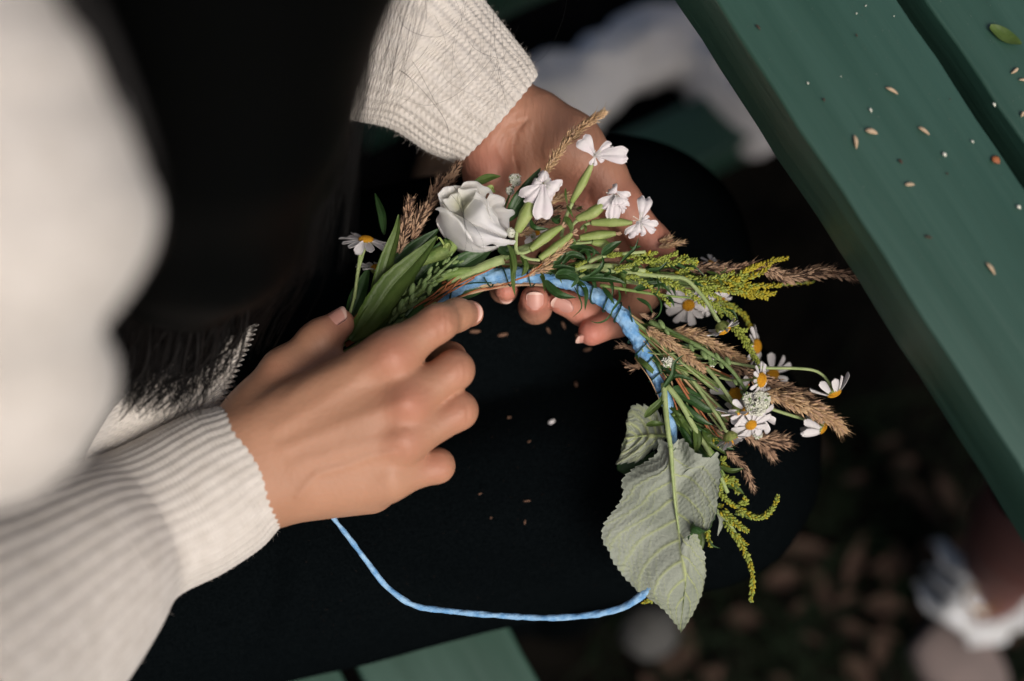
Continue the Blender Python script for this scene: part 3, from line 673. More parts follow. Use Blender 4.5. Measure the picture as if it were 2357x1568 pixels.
# ------------------------------------------------------------------ hair
def hair():
    core = MB()
    FH = Field([-.36, -.11, .0], [-.02, .47, .54], .0065)
    top = HEAD + [.0, .0, .02]
    f = FH.chain([F_(470, -330, 255), F_(490, 200, 190), F_(480, 520, 140), F_(455, 690, 95)], [.062, .046, .034, .014], .01)
    f = smin(f, FH.chain([F_(640, -330, 230), F_(650, 100, 150), F_(640, 330, 110), F_(600, 600, 75)], [.05, .030, .026, .014], .01), .02)
    f = smin(f, FH.chain([F_(250, -200, 220), F_(330, 250, 180), F_(360, 600, 110)], [.045, .036, .024], .01), .02)
    f = smin(f, FH.cone(HEAD, HEAD + [-.03, -.01, -.02], .105, .095), .04)
    f = np.maximum(f, -FH.cone(HEAD + [.10, .05, -.04], HEAD + [.12, .06, -.08], .055, .06))
    v, q = surface(FH, f); v = relax(v, q, 2)
    hr = mesh('hair', v, q, M['hair'], person)
    mb = MB()
    def strand(path, r, n=16): 
        vv, ff = tube(path, [r, r, r * .4], 3, n, caps=False); mb.add(vv, ff)
    for _ in range(2300):
        u = rng.random(); x0 = 170 + 620 * u; h0 = 250 - 70 * u + rng.normal(0, 10)
        endx = 235 + (520 - 235) * u ** .9 + rng.normal(0, 30) + 90 * u * u; endy = rng.uniform(640, 930) - 130 * u
        mx = x0 + (endx - x0) * .35 + rng.normal(0, 12) + 30
        strand([F_(x0 + 40, -420, h0 + 30), F_(x0 + rng.normal(0, 10), -60, h0), F_(mx, 330, h0 * .66 + rng.normal(0, 8)), F_((mx + endx) / 2 + 10, 620, h0 * .42 + 12), F_(endx, endy, 48 + rng.normal(0, 10))], rng.uniform(.00008, .00020))
    for _ in range(420):           # locks on the right that fall straight
        x0 = rng.uniform(560, 868); h0 = rng.uniform(90, 180)
        strand([F_(x0 + 60, -420, h0 + 60), F_(x0 + 10, -40, h0), F_(x0 - 25, 260, h0 * .75), F_(x0 - 70 + rng.normal(0, 25), rng.uniform(420, 640), h0 * .6)], rng.uniform(.00006, .00014))
    for _ in range(700):            # wisps over the knit by the wrist
        x0 = rng.uniform(290, 545); y1 = rng.uniform(780, 970) - max(0, x0 - 470) * .8
        strand([F_(x0 + 60, 430, 90), F_(x0 + 40, 650, 66), F_(x0 + rng.normal(0, 18), y1 - 90, 52), F_(x0 - 40 + rng.normal(0, 30), y1, 44)], rng.uniform(.00012, .00050))
    for _ in range(95):            # dense tangle over the near end of the far sleeve
        x0 = rng.uniform(840, 960)
        strand([F_(x0 + rng.uniform(-10, 60), -80, 60), F_(x0 + rng.normal(-10, 20), 60, 30), F_(x0 - rng.uniform(20, 70), 200, 22), F_(x0 - rng.uniform(60, 120), 300 + rng.uniform(0, 80), 26)], rng.uniform(.00004, .00007))
    Kf = lambda *p: [K_(x, y, 8) for x, y in p]
    loose = [Kf((60, -260), (80, 120), (230, 380), (420, 740), (590, 1080), (640, 1300), (650, 1500)), Kf((1140, -420), (1160, 60), (1200, 250), (1260, 560), (1310, 960)), Kf((1200, -420), (1250, 0), (1300, 400)),
             Kf((930, -20), (860, 140), (790, 240)), Kf((840, 20), (950, 130), (1180, 220), (1400, 210), (1590, 160)), Kf((1150, 200), (980, 400), (780, 600), (560, 740), (300, 800), (-60, 690)), Kf((1200, 250), (1120, 430), (1010, 580)),
             Kf((-100, 180), (-20, 350), (130, 480), (160, 640), (60, 760), (-60, 840)), Kf((-200, 300), (100, 440), (500, 900), (600, 1180), (540, 1290), (350, 1130), (0, 800)), Kf((1180, 230), (1240, 560), (1340, 830)),
             Kf((1590, 160), (1600, 210), (1570, 225), (1575, 180)), Kf((300, -480), (250, -150), (330, 100), (-50, 500)),
             [F_(905, -30, 20), F_(930, 60, 20), F_(1010, 85, 10), F_(1060, 40, 10), F_(1066, -30, 10)], [F_(1310, -30, -10), F_(1290, 60, -10), F_(1240, 140, -10), F_(1130, 165, 0)],
             [R_(170, 0, 16), R_(450, 260, 18), R_(580, 560, 20), R_(610, 800, 22), R_(660, 1150, 20), R_(730, 1250, 18), R_(780, 1400, 14)], [R_(400, 390, 20), R_(540, 590, 20), R_(650, 960, 22), R_(660, 1120, 22), R_(620, 1400, 14)],
             [R_(130, 590, 14), R_(500, 720, 20), R_(780, 920, 22), R_(920, 1150, 20), R_(960, 1390, 14)], [R_(440, 250, 20), R_(560, 420, 20), R_(600, 640, 22), R_(620, 900, 22), R_(640, 1080, 22)],
             [A_(240, 320, 30), A_(270, 350, 30)], [V_(1410, 210, 44), V_(1445, 300, 44.5), V_(1448, 400, 38)]]
    for L in loose: strand(L, .00007, 60)
    for _ in range(16):
        x0 = rng.uniform(860, 1200); y0 = rng.uniform(-20, 120)
        strand([F_(x0, y0 - 60, 10), F_(x0 + rng.normal(0, 30), y0 + 40, 8), F_(x0 + rng.normal(-30, 50), y0 + 130, 4), F_(x0 + rng.normal(-60, 60), y0 + 200, 2)], .00004, 30)
    for _ in range(70):             # locks lying over the edge of the near shoulder
        o = rng.normal(0, 26); r = rng.uniform(.0004, .0013); y1 = rng.uniform(560, 880); h = rng.uniform(250, 330)
        pts = [F_(120 + o, -120, h + 20), F_(235 + o, 130, h + 6), F_(318 + o, 380, h - 8), F_(318 + o * 1.2, 560, h - 30)] + ([F_(240 + o, 720, h - 70)] if y1 > 700 else [])
        vv, ff = tube(pts, [r, r, r * .7, .00005], 5, 22, caps=False); mb.add(vv, ff)
    for _ in range(110):            # loose locks at the ends
        x0 = rng.uniform(215, 520); y1 = rng.uniform(780, 945) - max(0, x0 - 440) * .7; r = rng.uniform(.0006, .0016)
        vv, ff = tube([F_(x0 + 110, 380, 112), F_(x0 + 70 + rng.normal(0, 25), 600, 84 + rng.normal(0, 6)), F_(x0 + rng.normal(10, 32), y1 - 90, 60), F_(x0 - 35 + rng.normal(0, 40), y1, 50)], [r * 1.2, r, r * .7, .00005], 5, 18, caps=False); mb.add(vv, ff)
    tag(mb.build('hair_strands', M['hair_strand'], hr), kind='stuff')
hair()

# ------------------------------------------------------------------ the wreath
wreath = thing('flower_wreath', 'half finished wreath of white flowers, goldenrod and leaves bound on a blue cord', 'wreath', tuple(L2W(F_(1300, 680, -10))))
U3 = np.array([0, 0, 1.0])
def leaf(path, wpx, mt='leaf_dark', fold=.35, roll=0, parent=None, name='leaf', serr=0, pw=.75, curl=0, stalk=0):
    """a blade on a midrib: wpx = full width in picture units"""
    p = smooth_path(path, 22); N = len(p); t = tangents(p); W_ = wpx * .92 / 4886 / 2
    mb = MB(); s0 = np.cross(t, U3); s0 /= np.linalg.norm(s0, axis=1)[:, None] + 1e-9; nn = np.cross(s0, t)
    ks = np.array([-1, -.66, -.33, -.06, 0, .06, .33, .66, 1.0]); V = np.zeros((N, len(ks), 3))
    for i in range(N):
        u = i / (N - 1); wd = W_ * max(.03, math.sin(math.pi * min(1, max(0, (u * .97 + .015))) ** pw)) ** .9
        if u < stalk: wd = W_ * .1
        if serr: wd *= 1 + serr * ((i % 2) - .5)
        a = roll + curl * u; sa = s0[i] * math.cos(a) + nn[i] * math.sin(a); na = -s0[i] * math.sin(a) + nn[i] * math.cos(a)
        for j, k in enumerate(ks):
            z = fold * abs(k) ** 1.3 * wd - (0.10 * wd if k == 0 else 0) + .07 * wd * math.sin(6 * u + 5 * k)
            V[i, j] = p[i] + sa * wd * k + na * z
    top = V.reshape(-1, 3); bot = top - np.repeat(nn, len(ks), 0) * .00022
    f = grid_faces(N, len(ks)); n = len(top); nv = len(ks)
    rim = [j for j in range(nv)] + [i * nv + nv - 1 for i in range(1, N)] + [(N - 1) * nv + j for j in range(nv - 2, -1, -1)] + [i * nv for i in range(N - 2, 0, -1)]
    f = f + [tuple(reversed([a + n for a in q])) for q in f] + [(rim[k], rim[(k + 1) % len(rim)], rim[(k + 1) % len(rim)] + n, rim[k] + n) for k in range(len(rim))]
    return mesh(name, np.concatenate([top, bot]), f, M[mt], parent or wreath)
def stem(path, r, mt='stem', name='stem', parent=None, sides=6, n=None):
    v, f = tube(path, np.atleast_1d(r) * .001, sides, n, rfun=lambda u, th: 1 + .06 * np.sin(u * 60 + th * 2))
    return mesh(name, v, f, M[mt], parent or wreath)
Q_ = lambda fn, pts: [fn(*p) for p in pts]

# blue paper cord, twisted, with crinkles
def cord(path, r, name='blue_cord', twist=9, crinkle=.12, sides=28, lobes=2, dens=1.0, mt='cord', parent=None, dep=.16):
    p = np.asarray(path); L = np.linalg.norm(np.diff(smooth_path(p, 100), axis=0), axis=1).sum(); n = int(L / .0004 * dens)
    ph = rng.uniform(0, 6, 6)
    def rf(u, th):
        x = u * L * 1000
        a = th * lobes + (x + 2.2 * np.sin(x * .21 + ph[4]) + 1.3 * np.sin(x * .47 + ph[5])) * 2 * math.pi / twist
        rr = 1 - dep * (1 - np.abs(np.cos(a / 2))) - dep * .6 * np.exp(-((np.mod(a, 2 * math.pi) - math.pi) / .5) ** 2)
        rr = rr * (1 + .07 * np.sin(x * .33 + ph[2]) + .05 * np.sin(x * .81 + ph[0])) + crinkle * (.8 * np.abs(np.sin(th * 2 + x * .30 + ph[4])) - .4 + .6 * np.abs(np.sin(th * 4.0 + x * .26 + 1.3 * np.sin(x * .5 + ph[0]))) + .30 * np.sin(th * 9 + x * .5 + 2 * np.sin(x * .9)) + .25 * np.sin(th * 3 - x * 1.3 + ph[2]) * np.sin(x * .7 + ph[1]))
        return rr
    v, f = tube(p, np.atleast_1d(r) * .001, sides, n, rfun=rf)
    return mesh(name, v, f, M[mt], parent or wreath)
cord(Q_(F_, [(990, 715, -8), (1040, 676, -4), (1100, 641, -1), (1160, 634, 0), (1225, 636, -1), (1290, 648, -4), (1335, 660, -3), (1385, 688, 0), (1432, 728, 0), (1462, 775, -1), (1495, 832, -1), (1518, 880, -2), (1540, 940, -4), (1548, 1000, -6), (1552, 1060, -10)]),
     [1.4, 1.9, 3.0, 3.5, 3.1, 2.2, 2.9, 3.2, 3.3, 3.1, 3.2, 3.0, 2.3, 1.8, 1.6], twist=44, crinkle=.20, dep=.05)
loosec = cord(Q_(F_, [(1552, 1060, -10), (1560, 1180, -10), (1540, 1300, -9), (1470, 1376, -6), (1400, 1408, -8), (1280, 1422, -9), (1150, 1417, -8), (1020, 1405, -6), (950, 1392, -2), (890, 1350, 2), (850, 1300, 6), (805, 1240, 10), (770, 1195, 12), (745, 1150, 12), (720, 1090, 8)]),
     [1.5, 1.8, 2.2, 2.2, 1.7, 1.6, 1.45, 1.4, 1.4, 1.4, 1.35, 1.3, 1.15, 1.1, 1.1], name='loose_cord_end', twist=13, crinkle=.09, sides=18, dep=.14)
# thin dark green binding wire
def wind(axis_pts, rad, turns, r=.40, name='binding_wire', ph=0):
    p = smooth_path(axis_pts, int(60 * turns) + 20); t, a, b = frames(p); u = np.linspace(0, turns * 2 * math.pi, len(p)) + ph
    q = p + (np.cos(u)[:, None] * a + np.sin(u)[:, None] * b) * np.interp(np.linspace(0, 1, len(p)), np.linspace(0, 1, len(rad)), rad)[:, None] * .001
    stem(q[::3], r, 'wire', name, n=len(q))
wind(Q_(F_, [(1115, 640, 0), (1160, 634, 0), (1225, 637, -1), (1240, 640, -1)]), [4.5, 5.0, 4.6], 2.6)
wind(Q_(F_, [(1335, 660, -3), (1385, 688, 0), (1432, 728, 0)]), [3.9, 4.4, 4.5], 3.4)
wind(Q_(F_, [(1462, 775, -1), (1495, 832, -1), (1518, 880, -2), (1528, 900, -3)]), [4.3, 4.4, 4.0], 4.2, ph=1)
stem(Q_(A_, [(660, 1300, 2), (760, 1268, 3), (880, 1222, 4), (1010, 1195, 5), (1120, 1195, 6)]), .42, 'wire', 'binding_wire')
stem(Q_(A_, [(868, 1205, 5), (858, 1250, 5), (848, 1300, 2)]), .5, 'wire', 'binding_wire')
stem(Q_(G_, [(1990, 640, 4), (2010, 730, 5), (2030, 820, 2)]), .45, 'wire', 'binding_wire')
# the bundle of bare stems under the wrapping
for i in range(16):
    o = rng.normal(0, 3.2, 2) * [5, 5]
    stem(Q_(F_, [(800 + o[0], 800 + o[1], -3), (930 + o[0] * .8, 720 + o[1], -5 + rng.normal(0, 2)), (1060 + o[0] * .5, 655 + o[1] * .8, -7 + rng.normal(0, 2)), (1180, 630 + o[1] * .7, -7), (1310 + o[0] * .3, 640 + o[1] * .5, -8)]), rng.uniform(.5, 1.1), rng.choice(['stem', 'leaf_dark', 'rust', 'stem_pale', 'straw_pink']))
for i in range(12):
    o = rng.normal(0, 8, 2)
    stem(Q_(F_, [(1190 + o[0], 632, -4), (1320, 628 + o[1], -4 + rng.normal(0, 2)), (1450 + o[0], 640 + o[1] * 1.6, -4), (1600, 655 + o[1] * 2.4, -5)]), rng.uniform(.45, .9), rng.choice(['stem', 'stem_pale', 'straw_pink', 'stem']))
for i in range(26):
    o = rng.normal(0, 1, 2); e = rng.uniform(-1, 1)
    stem(Q_(F_, [(1420 + 5 * o[0], 715 + 6 * o[1], -3), (1500 + 8 * o[0], 780 + 8 * o[1], -3 + rng.normal(0, 2)), (1590 + 22 * e, 860 - 34 * e, -4 + rng.normal(0, 3)), (1690 + 45 * e, 945 - 75 * e, -6)]), rng.uniform(.35, .8), rng.choice(['stem', 'stem_pale', 'rust', 'stem', 'straw']))

# long leaves on the left
leaf(Q_(A_, [(330, 1440, 2), (390, 1230, 4), (450, 1020, 6), (500, 860, 6), (513, 748, 4)]), 44, 'leaf', .3, .25)
leaf(Q_(A_, [(200, 1570, 4), (330, 1420, 8), (470, 1220, 10), (600, 1080, 9), (700, 970, 7), (765, 890, 5)]), 74, 'leaf', .22, .12, serr=.05)
leaf(Q_(A_, [(215, 1575, 3), (340, 1430, 5), (470, 1290, 5), (560, 1190, 4), (640, 1050, 2)]), 66, 'leaf', .3, -.3)
leaf(Q_(A_, [(440, 1170, 0), (560, 1040, -1), (660, 950, -1), (780, 840, -2)]), 52, 'leaf_dark', .3, .3)
leaf(Q_(A_, [(195, 1440, -4), (235, 1350, -5), (280, 1220, -6), (320, 1090, -8)]), 48, 'leaf_dark', .4, .4)
leaf(Q_(A_, [(420, 880, -12), (410, 760, -14), (385, 680, -18), (360, 610, -22)]), 22, 'leaf_dark', .3, .3)
leaf(Q_(A_, [(620, 1190, -2), (730, 1080, -2), (800, 960, -1), (830, 900, -1)]), 58, 'leaf_dark', .4)
leaf(Q_(A_, [(820, 1180, 0), (900, 1110, 2), (1010, 1040, 2), (1120, 980, 0)]), 60, 'leaf_dark', .35, .2)
leaf(Q_(A_, [(560, 1420, -2), (680, 1290, -3), (800, 1180, -4)]), 52, 'leaf_dark', .35)
leaf(Q_(A_, [(380, 1520, 2), (470, 1420, 2), (560, 1330, 0), (640, 1230, -2)]), 40, 'leaf_dark', .35)
leaf(Q_(A_, [(860, 1290, -5), (960, 1255, -4), (1080, 1240, -6)]), 36, 'leaf_dark', .3)
leaf(Q_(R_, [(780, 185, 2), (900, 150, 2), (1050, 95, 3), (1240, 72, 4)]), 22, 'leaf', .4)
leaf(Q_(R_, [(1060, 330, 3), (1090, 270, 4), (1120, 250, 4)]), 26, 'calyx', .3)
stem(Q_(A_, [(195, 1400, 0), (225, 1280, -2), (245, 1130, -4), (265, 980, -6)]), .75, 'stem_pale')
stem(Q_(A_, [(600, 1290, 4), (740, 1180, 4), (880, 1130, 4), (1030, 1110, 4), (1190, 1040, 3), (1300, 980, 2)]), [2.2, 2.4, 2.3, 1.9, 1.5], 'stem')
stem(Q_(A_, [(840, 1190, 3), (960, 1140, 4), (1100, 1075, 5), (1200, 1040, 5)]), [2.0, 2.2, 2.4, 2.6], 'stem_pale')
for a, b in (((180, 1490), (330, 1290)), ((640, 1340), (920, 1180)), ((700, 1340), (1010, 1160)), ((760, 1320), (940, 1150)), ((610, 1360), (860, 1190)), ((680, 1350), (900, 1150)), ((720, 1300), (1210, 1045)), ((880, 1300), (1190, 1210)), ((1190, 1210), (1400, 1130))):
    a = np.array(a); b = np.array(b); mdl = (a + b) / 2 + rng.normal(0, 8, 2); mid2 = a * .25 + b * .75 + rng.normal(0, 5, 2)
    stem([A_(*a, 5), A_(*mdl, 6.5), A_(*mid2, 6), A_(*b, 4.5)], .38, 'rust', 'rust_red_stalk')

def spike(path, wpx, n, mt='straw', tuft=1.0, name='grass_spike', L=None, awn=True, gap=0):
    """a dry grass head: many scale shaped spikelets round a thin stalk"""
    n = int(n * 1.25); wpx = wpx * 1.22; p = smooth_path(path, 60); t, a, b = frames(p); mb = MB(); W_ = wpx * .92 / 4886 / 2; tot = np.linalg.norm(np.diff(p, axis=0), axis=1).sum()
    v, f = tube(path, [.0004, .0002], 5); mb.add(v, f)
    L = L or min(.0065, max(.0028, W_ * 1.15))
    for i in range(n):
        u = (i + rng.random()) / n; k = int(u * 59); prof = (math.sin(math.pi * min(1, u * .86 + .12)) ** .55)
        prof *= 1 + .25 * math.sin(u * 19 + wpx); th = i * 2.399 + rng.normal(0, 1.2)
        out = math.cos(th) * a[k] + math.sin(th) * b[k]
        r = W_ * prof * rng.uniform(.10, .72)
        d = t[k] * 1.0 + out * rng.uniform(.15, .75) * tuft + rng.normal(0, .12, 3); d /= np.linalg.norm(d); l = L * rng.uniform(.6, 1.15)
        c = p[k] + out * r + d * l * .3
        v, f = ell(c, d, l * .55, l * rng.uniform(.085, .15), 4, 4); mb.add(v, f, 0 if rng.random() < .72 else 1)
        if awn and rng.random() < .7:
            e = c + d * l * .5; mb.add(*tube([e, e + d * l * rng.uniform(.3, .8)], [.00008, .00002], 3, 2, caps=False))
    return mb.build(name, [M[mt], M['straw_pink' if mt == 'straw' else 'dry']], wreath)
spike(Q_(D_, [(850, 790, 0), (1060, 860, 3), (1300, 960, 4), (1480, 1050, 4), (1585, 1150, 3)]), 38, 480)
spike(Q_(D_, [(760, 640, -6), (1000, 740, -8), (1200, 820, -9), (1400, 960, -10)]), 32, 380, 'straw_pink')
spike(Q_(D_, [(-60, 190, -3), (160, 240, -2), (400, 370, -2), (630, 480, -3)]), 32, 380)
spike(Q_(C_, [(315, 575, 4), (400, 640, 5), (520, 720, 5), (680, 845, 4)]), 27, 300)
spike(Q_(D_, [(430, 480, -5), (600, 560, -6), (760, 640, -6), (950, 700, -7)]), 28, 240, 'straw_pink')
spike(Q_(D_, [(550, 1130, -8), (700, 1220, -8), (820, 1320, -8), (915, 1425, -8)]), 28, 240, 'straw_pink')
spike(Q_(D_, [(740, 1280, -13), (880, 1260, -14), (1040, 1275, -14)]), 34, 230, 'straw_pink')
spike(Q_(D_, [(460, 1370, -4), (540, 1440, -4), (630, 1530, -3), (680, 1640, -4), (720, 1740, -6)]), 15, 170, 'straw_pink')
spike(Q_(D_, [(180, 1080, -10), (330, 1180, -10), (480, 1280, -10)]), 30, 160, 'straw_pink')
spike(Q_(D_, [(40, 640, -8), (180, 780, -9), (330, 960, -10), (420, 1060, -10)]), 34, 240, 'straw_pink')
spike(Q_(C_, [(300, 185, -8), (600, 190, -8), (850, 195, -8), (1060, 180, -8), (1180, 215, -8)]), 30, 420, 'straw_pink')
spike(Q_(C_, [(1060, 190, -12), (1230, 240, -12), (1400, 210, -12), (1560, 215, -12), (1660, 240, -13)]), 33, 380, 'straw_pink')
spike(Q_(B_, [(290, 490, 6), (360, 380, 10), (450, 260, 13), (560, 160, 17), (680, 80, 22)]), 24, 330, 'straw')
spike(Q_(A_, [(515, 1000, -2), (545, 860, -2), (575, 760, -3), (590, 660, -3)]), 30, 230, 'straw_pink')
spike(Q_(A_, [(600, 900, -4), (660, 770, -4), (740, 640, -5), (790, 520, -6)]), 32, 280, 'straw_pink')
spike(Q_(A_, [(790, 610, -10), (840, 540, -10), (870, 480, -11), (900, 415, -12)]), 25, 180, 'straw_pink')
spike(Q_(S_, [(560, 1360, 8), (680, 1260, 9), (800, 1160, 9), (920, 1060, 8)]), 22, 130)
spike(Q_(S_, [(390, 1510, 7), (470, 1450, 7), (560, 1430, 7), (655, 1405, 6)]), 17, 70)
spike(Q_(S_, [(640, 560, -2), (750, 500, -2), (880, 480, -3)]), 24, 90)
spike(Q_(S_, [(430, 880, -4), (580, 800, -4), (740, 780, -5)]), 26, 110, 'straw_pink')
spike(Q_(S_, [(600, 720, -5), (800, 640, -6), (1060, 640, -7)]), 22, 120, 'straw_pink')
spike(Q_(S_, [(230, 990, -3), (330, 950, -3), (430, 900, -3)]), 18, 60)
spike(Q_(B_, [(1040, 960, -10), (1110, 945, -10), (1200, 930, -10)]), 15, 50); spike(Q_(B_, [(1040, 920, -12), (1110, 902, -12)]), 11, 30)
spike(Q_(C_, [(290, 800, -10), (230, 830, -10), (170, 815, -11)]), 13, 40, 'straw_pink')
spike(Q_(C_, [(250, 740, -10), (200, 700, -11), (130, 690, -12)]), 15, 45, 'straw_pink')
spike(Q_(C_, [(260, 480, 3), (330, 510, 4), (350, 490, 4)]), 9, 26, 'straw_pink')
spike(Q_(F_, [(1000, 700, -6), (1120, 640, -9), (1260, 600, -10)]), 20, 90, 'straw_pink')
stem(Q_(S_, [(200, 1568, 7), (370, 1500, 8), (560, 1350, 8), (700, 1230, 8)]), .38, 'rust', 'rust_red_stalk')
stem(Q_(B_, [(285, 500, 6), (275, 560, 4), (250, 620, 0)]), .5, 'straw')

def budline(mb, path, wpx, n, bl=.0012, yel=0.0, mi=0):
    p = smooth_path(path, 40); t, a, b = frames(p); W_ = wpx * .92 / 4886 / 2
    mb.add(*tube(path, [.00045, .0002], 5), 1)
    for i in range(n):
        u = (i + rng.random()) / n; k = int(u * 39); th = i * 2.4; out = math.cos(th) * a[k] + math.sin(th) * b[k]
        taper = (1 - .5 * u); r = W_ * taper * rng.uniform(.35, .8); d = t[k] * .8 + out * rng.uniform(.4, 1.1) + rng.normal(0, .15, 3); d /= np.linalg.norm(d)
        l = bl * rng.uniform(.55, 1.4) * (1 - .2 * u)
        v, f = ell(p[k] + out * r, d, l * .95, l * .50, 6, 5); mb.add(v, f, 2 if rng.random() < yel * (.5 + u) else 0)
        if rng.random() < .6: mb.add(*tube([p[k], p[k] + out * r * .8], [.0001, .0001], 3, 2, caps=False), 1)
def goldenrod(lines, yel=0.0, name='goldenrod_sprig'):
    mb = MB()
    for fn, pts, wd, n, *r in lines: budline(mb, Q_(fn, pts), wd, n, *(r or [.0012]), yel=yel)
    return mb.build(name, [M['bud'], M['stem_pale'], M['bud_yellow']], wreath)
goldenrod([(C_, [(160, 110, 2), (300, 95, 3), (380, 80, 3)], 18, 44), (C_, [(230, 140, 3), (380, 130, 4), (510, 85, 4)], 22, 66), (C_, [(330, 155, 2), (480, 150, 3), (640, 130, 3)], 24, 80), (C_, [(470, 150, 2), (540, 115, 2), (575, 105, 2)], 16, 30), (C_, [(500, 215, 2), (580, 190, 2), (640, 150, 2)], 22, 40)], .08)
goldenrod([(C_, [(210, 230, 4), (300, 290, 6), (400, 365, 6), (465, 435, 6)], 16, 52), (C_, [(400, 250, 5), (520, 310, 6), (630, 385, 6), (695, 435, 6)], 22, 80), (C_, [(560, 240, 4), (700, 295, 5), (830, 330, 5), (900, 350, 5)], 26, 90), (C_, [(640, 290, 3), (730, 350, 4), (790, 385, 4)], 20, 44), (C_, [(600, 260, 0), (760, 250, 1), (880, 210, 1)], 22, 56), (C_, [(690, 400, 2), (680, 350, 3), (640, 310, 3)], 14, 24)], .12)
goldenrod([(C_, [(700, 280, -4), (900, 255, -5), (1060, 210, -6), (1120, 140, -7), (1235, 118, -8)], 26, 150), (C_, [(760, 300, -5), (900, 340, -6), (1010, 385, -7)], 20, 70), (C_, [(850, 280, -6), (1000, 300, -7), (1190, 300, -9)], 24, 90), (C_, [(900, 300, -7), (1040, 345, -8), (1150, 350, -9)], 22, 66), (C_, [(880, 320, -5), (1000, 350, -6), (1100, 385, -8)], 18, 50), (C_, [(900, 250, -4), (960, 200, -5), (1080, 150, -6)], 20, 50)], .75)
goldenrod([(C_, [(880, 570, 3), (950, 660, 4), (990, 740, 4), (1040, 810, 3)], 26, 110), (C_, [(900, 600, 3), (960, 590, 4)], 14, 16)], 0)
goldenrod([(C_, [(710, 400, 4), (760, 440, 4), (795, 500, 4)], 16, 30), (C_, [(790, 440, 2), (840, 480, 3), (880, 520, 3)], 18, 36)], 0)
goldenrod([(C_, [(760, 400, -26), (870, 440, -30), (940, 490, -32), (985, 580, -34)], 26, 70), (C_, [(1100, 300, -24), (1300, 285, -30), (1400, 275, -34)], 14, 24)], .5)
goldenrod([(S_, [(1400, 1250, 6), (1500, 1240, 7), (1600, 1230, 7)], 20, 60, .0008), (S_, [(1500, 1430, 7), (1620, 1400, 8), (1760, 1360, 8)], 20, 66, .0008), (S_, [(990, 1390, 6), (1080, 1350, 7), (1150, 1310, 7)], 12, 40, .0007), (S_, [(1640, 1540, 5), (1720, 1530, 6), (1780, 1520, 6)], 13, 30, .0008), (S_, [(1420, 1380, 5), (1530, 1370, 5)], 8, 20, .0007), (S_, [(1050, 1450, 4), (1130, 1430, 4)], 9, 16, .0007), (S_, [(1780, 1440, 4), (1900, 1460, 5), (1990, 1490, 5)], 12, 26, .0008)], 0)
goldenrod([(H_, [(830, 640, -6), (900, 610, -6), (960, 690, -6)], 20, 46), (H_, [(820, 650, -6), (900, 740, -6), (1000, 790, -6)], 20, 56), (H_, [(950, 790, -6), (1080, 830, -5), (1150, 790, -4), (1200, 690, -3)], 20, 100), (H_, [(960, 740, -6), (1000, 740, -5), (990, 700, -5)], 16, 22), (H_, [(860, 590, -6), (930, 600, -6), (955, 640, -6)], 16, 30)], .3)
goldenrod([(H_, [(860, 790, -5), (930, 860, -4), (1015, 915, -4)], 30, 90), (H_, [(880, 860, -5), (960, 980, -5), (1020, 1090, -5), (1040, 1200, -5), (1030, 1345, -5)], 20, 150), (H_, [(940, 930, -4), (1010, 1000, -4)], 16, 24)], .35)
goldenrod([(H_, [(800, 790, -10), (765, 900, -10), (790, 1010, -11)], 20, 66), (H_, [(830, 760, -8), (860, 760, -8)], 14, 12), (H_, [(850, 480, -5), (880, 470, -4)], 14, 14), (H_, [(800, 350, -4), (840, 400, -3)], 14, 16), (H_, [(850, 640, -7), (840, 700, -7)], 18, 24), (H_, [(860, 500, -5), (900, 540, -5)], 14, 16)], .2)
goldenrod([(H_, [(400, 1320, -14), (430, 1330, -14), (375, 1345, -14)], 12, 18)], .3)
for pts, r in (([(C_, 0, 190, 3), (C_, 200, 215, 4), (C_, 430, 240, 5), (C_, 545, 250, 6), (C_, 620, 310, 6), (C_, 700, 410, 7), (C_, 765, 525, 7)], [1.25, 1.2, 1.1, .95]),
               ([(C_, 0, 295, 3), (C_, 200, 330, 3), (C_, 440, 365, 4), (C_, 620, 380, 4)], [.9, .8, .5]), ([(S_, 980, 1420, 3), (S_, 1250, 1385, 4), (S_, 1540, 1390, 5), (S_, 1900, 1450, 5)], [1.3, 1.2, 1.0]),
               ([(S_, 1160, 1330, 4), (S_, 1330, 1260, 5), (S_, 1560, 1230, 5), (S_, 1900, 1200, 4)], [1.2, 1.0, .8]), ([(C_, 700, 395, 3), (C_, 790, 450, 3), (C_, 860, 520, 3)], [.6, .4]),
               ([(C_, 640, 635, -4), (C_, 690, 630, -4), (C_, 745, 615, -4)], [.6, .6]),
               ([(H_, 505, 20, 4), (H_, 515, 160, 6), (H_, 530, 300, 8), (H_, 546, 402, 7)], [1.6, 1.4, 1.2]), ([(H_, 520, 30, 2), (H_, 600, 130, 2), (H_, 690, 290, 0), (H_, 790, 460, -4), (H_, 890, 680, -6)], [1.5, 1.4, 1.2, 1.0]),
               ([(H_, 560, 200, -2), (H_, 610, 300, -3), (H_, 640, 360, -4)], [1.0, .9]), ([(H_, 700, 300, -4), (H_, 800, 440, -5), (H_, 870, 580, -6)], [.8, .7]), ([(H_, 700, 560, -8), (H_, 800, 760, -6), (H_, 880, 840, -5), (H_, 960, 960, -5)], [1.3, 1.2, .8])):
    stem([fn(x, y, h) for fn, x, y, h in pts], r, 'stem_pale' if r[0] > 1 else 'stem')

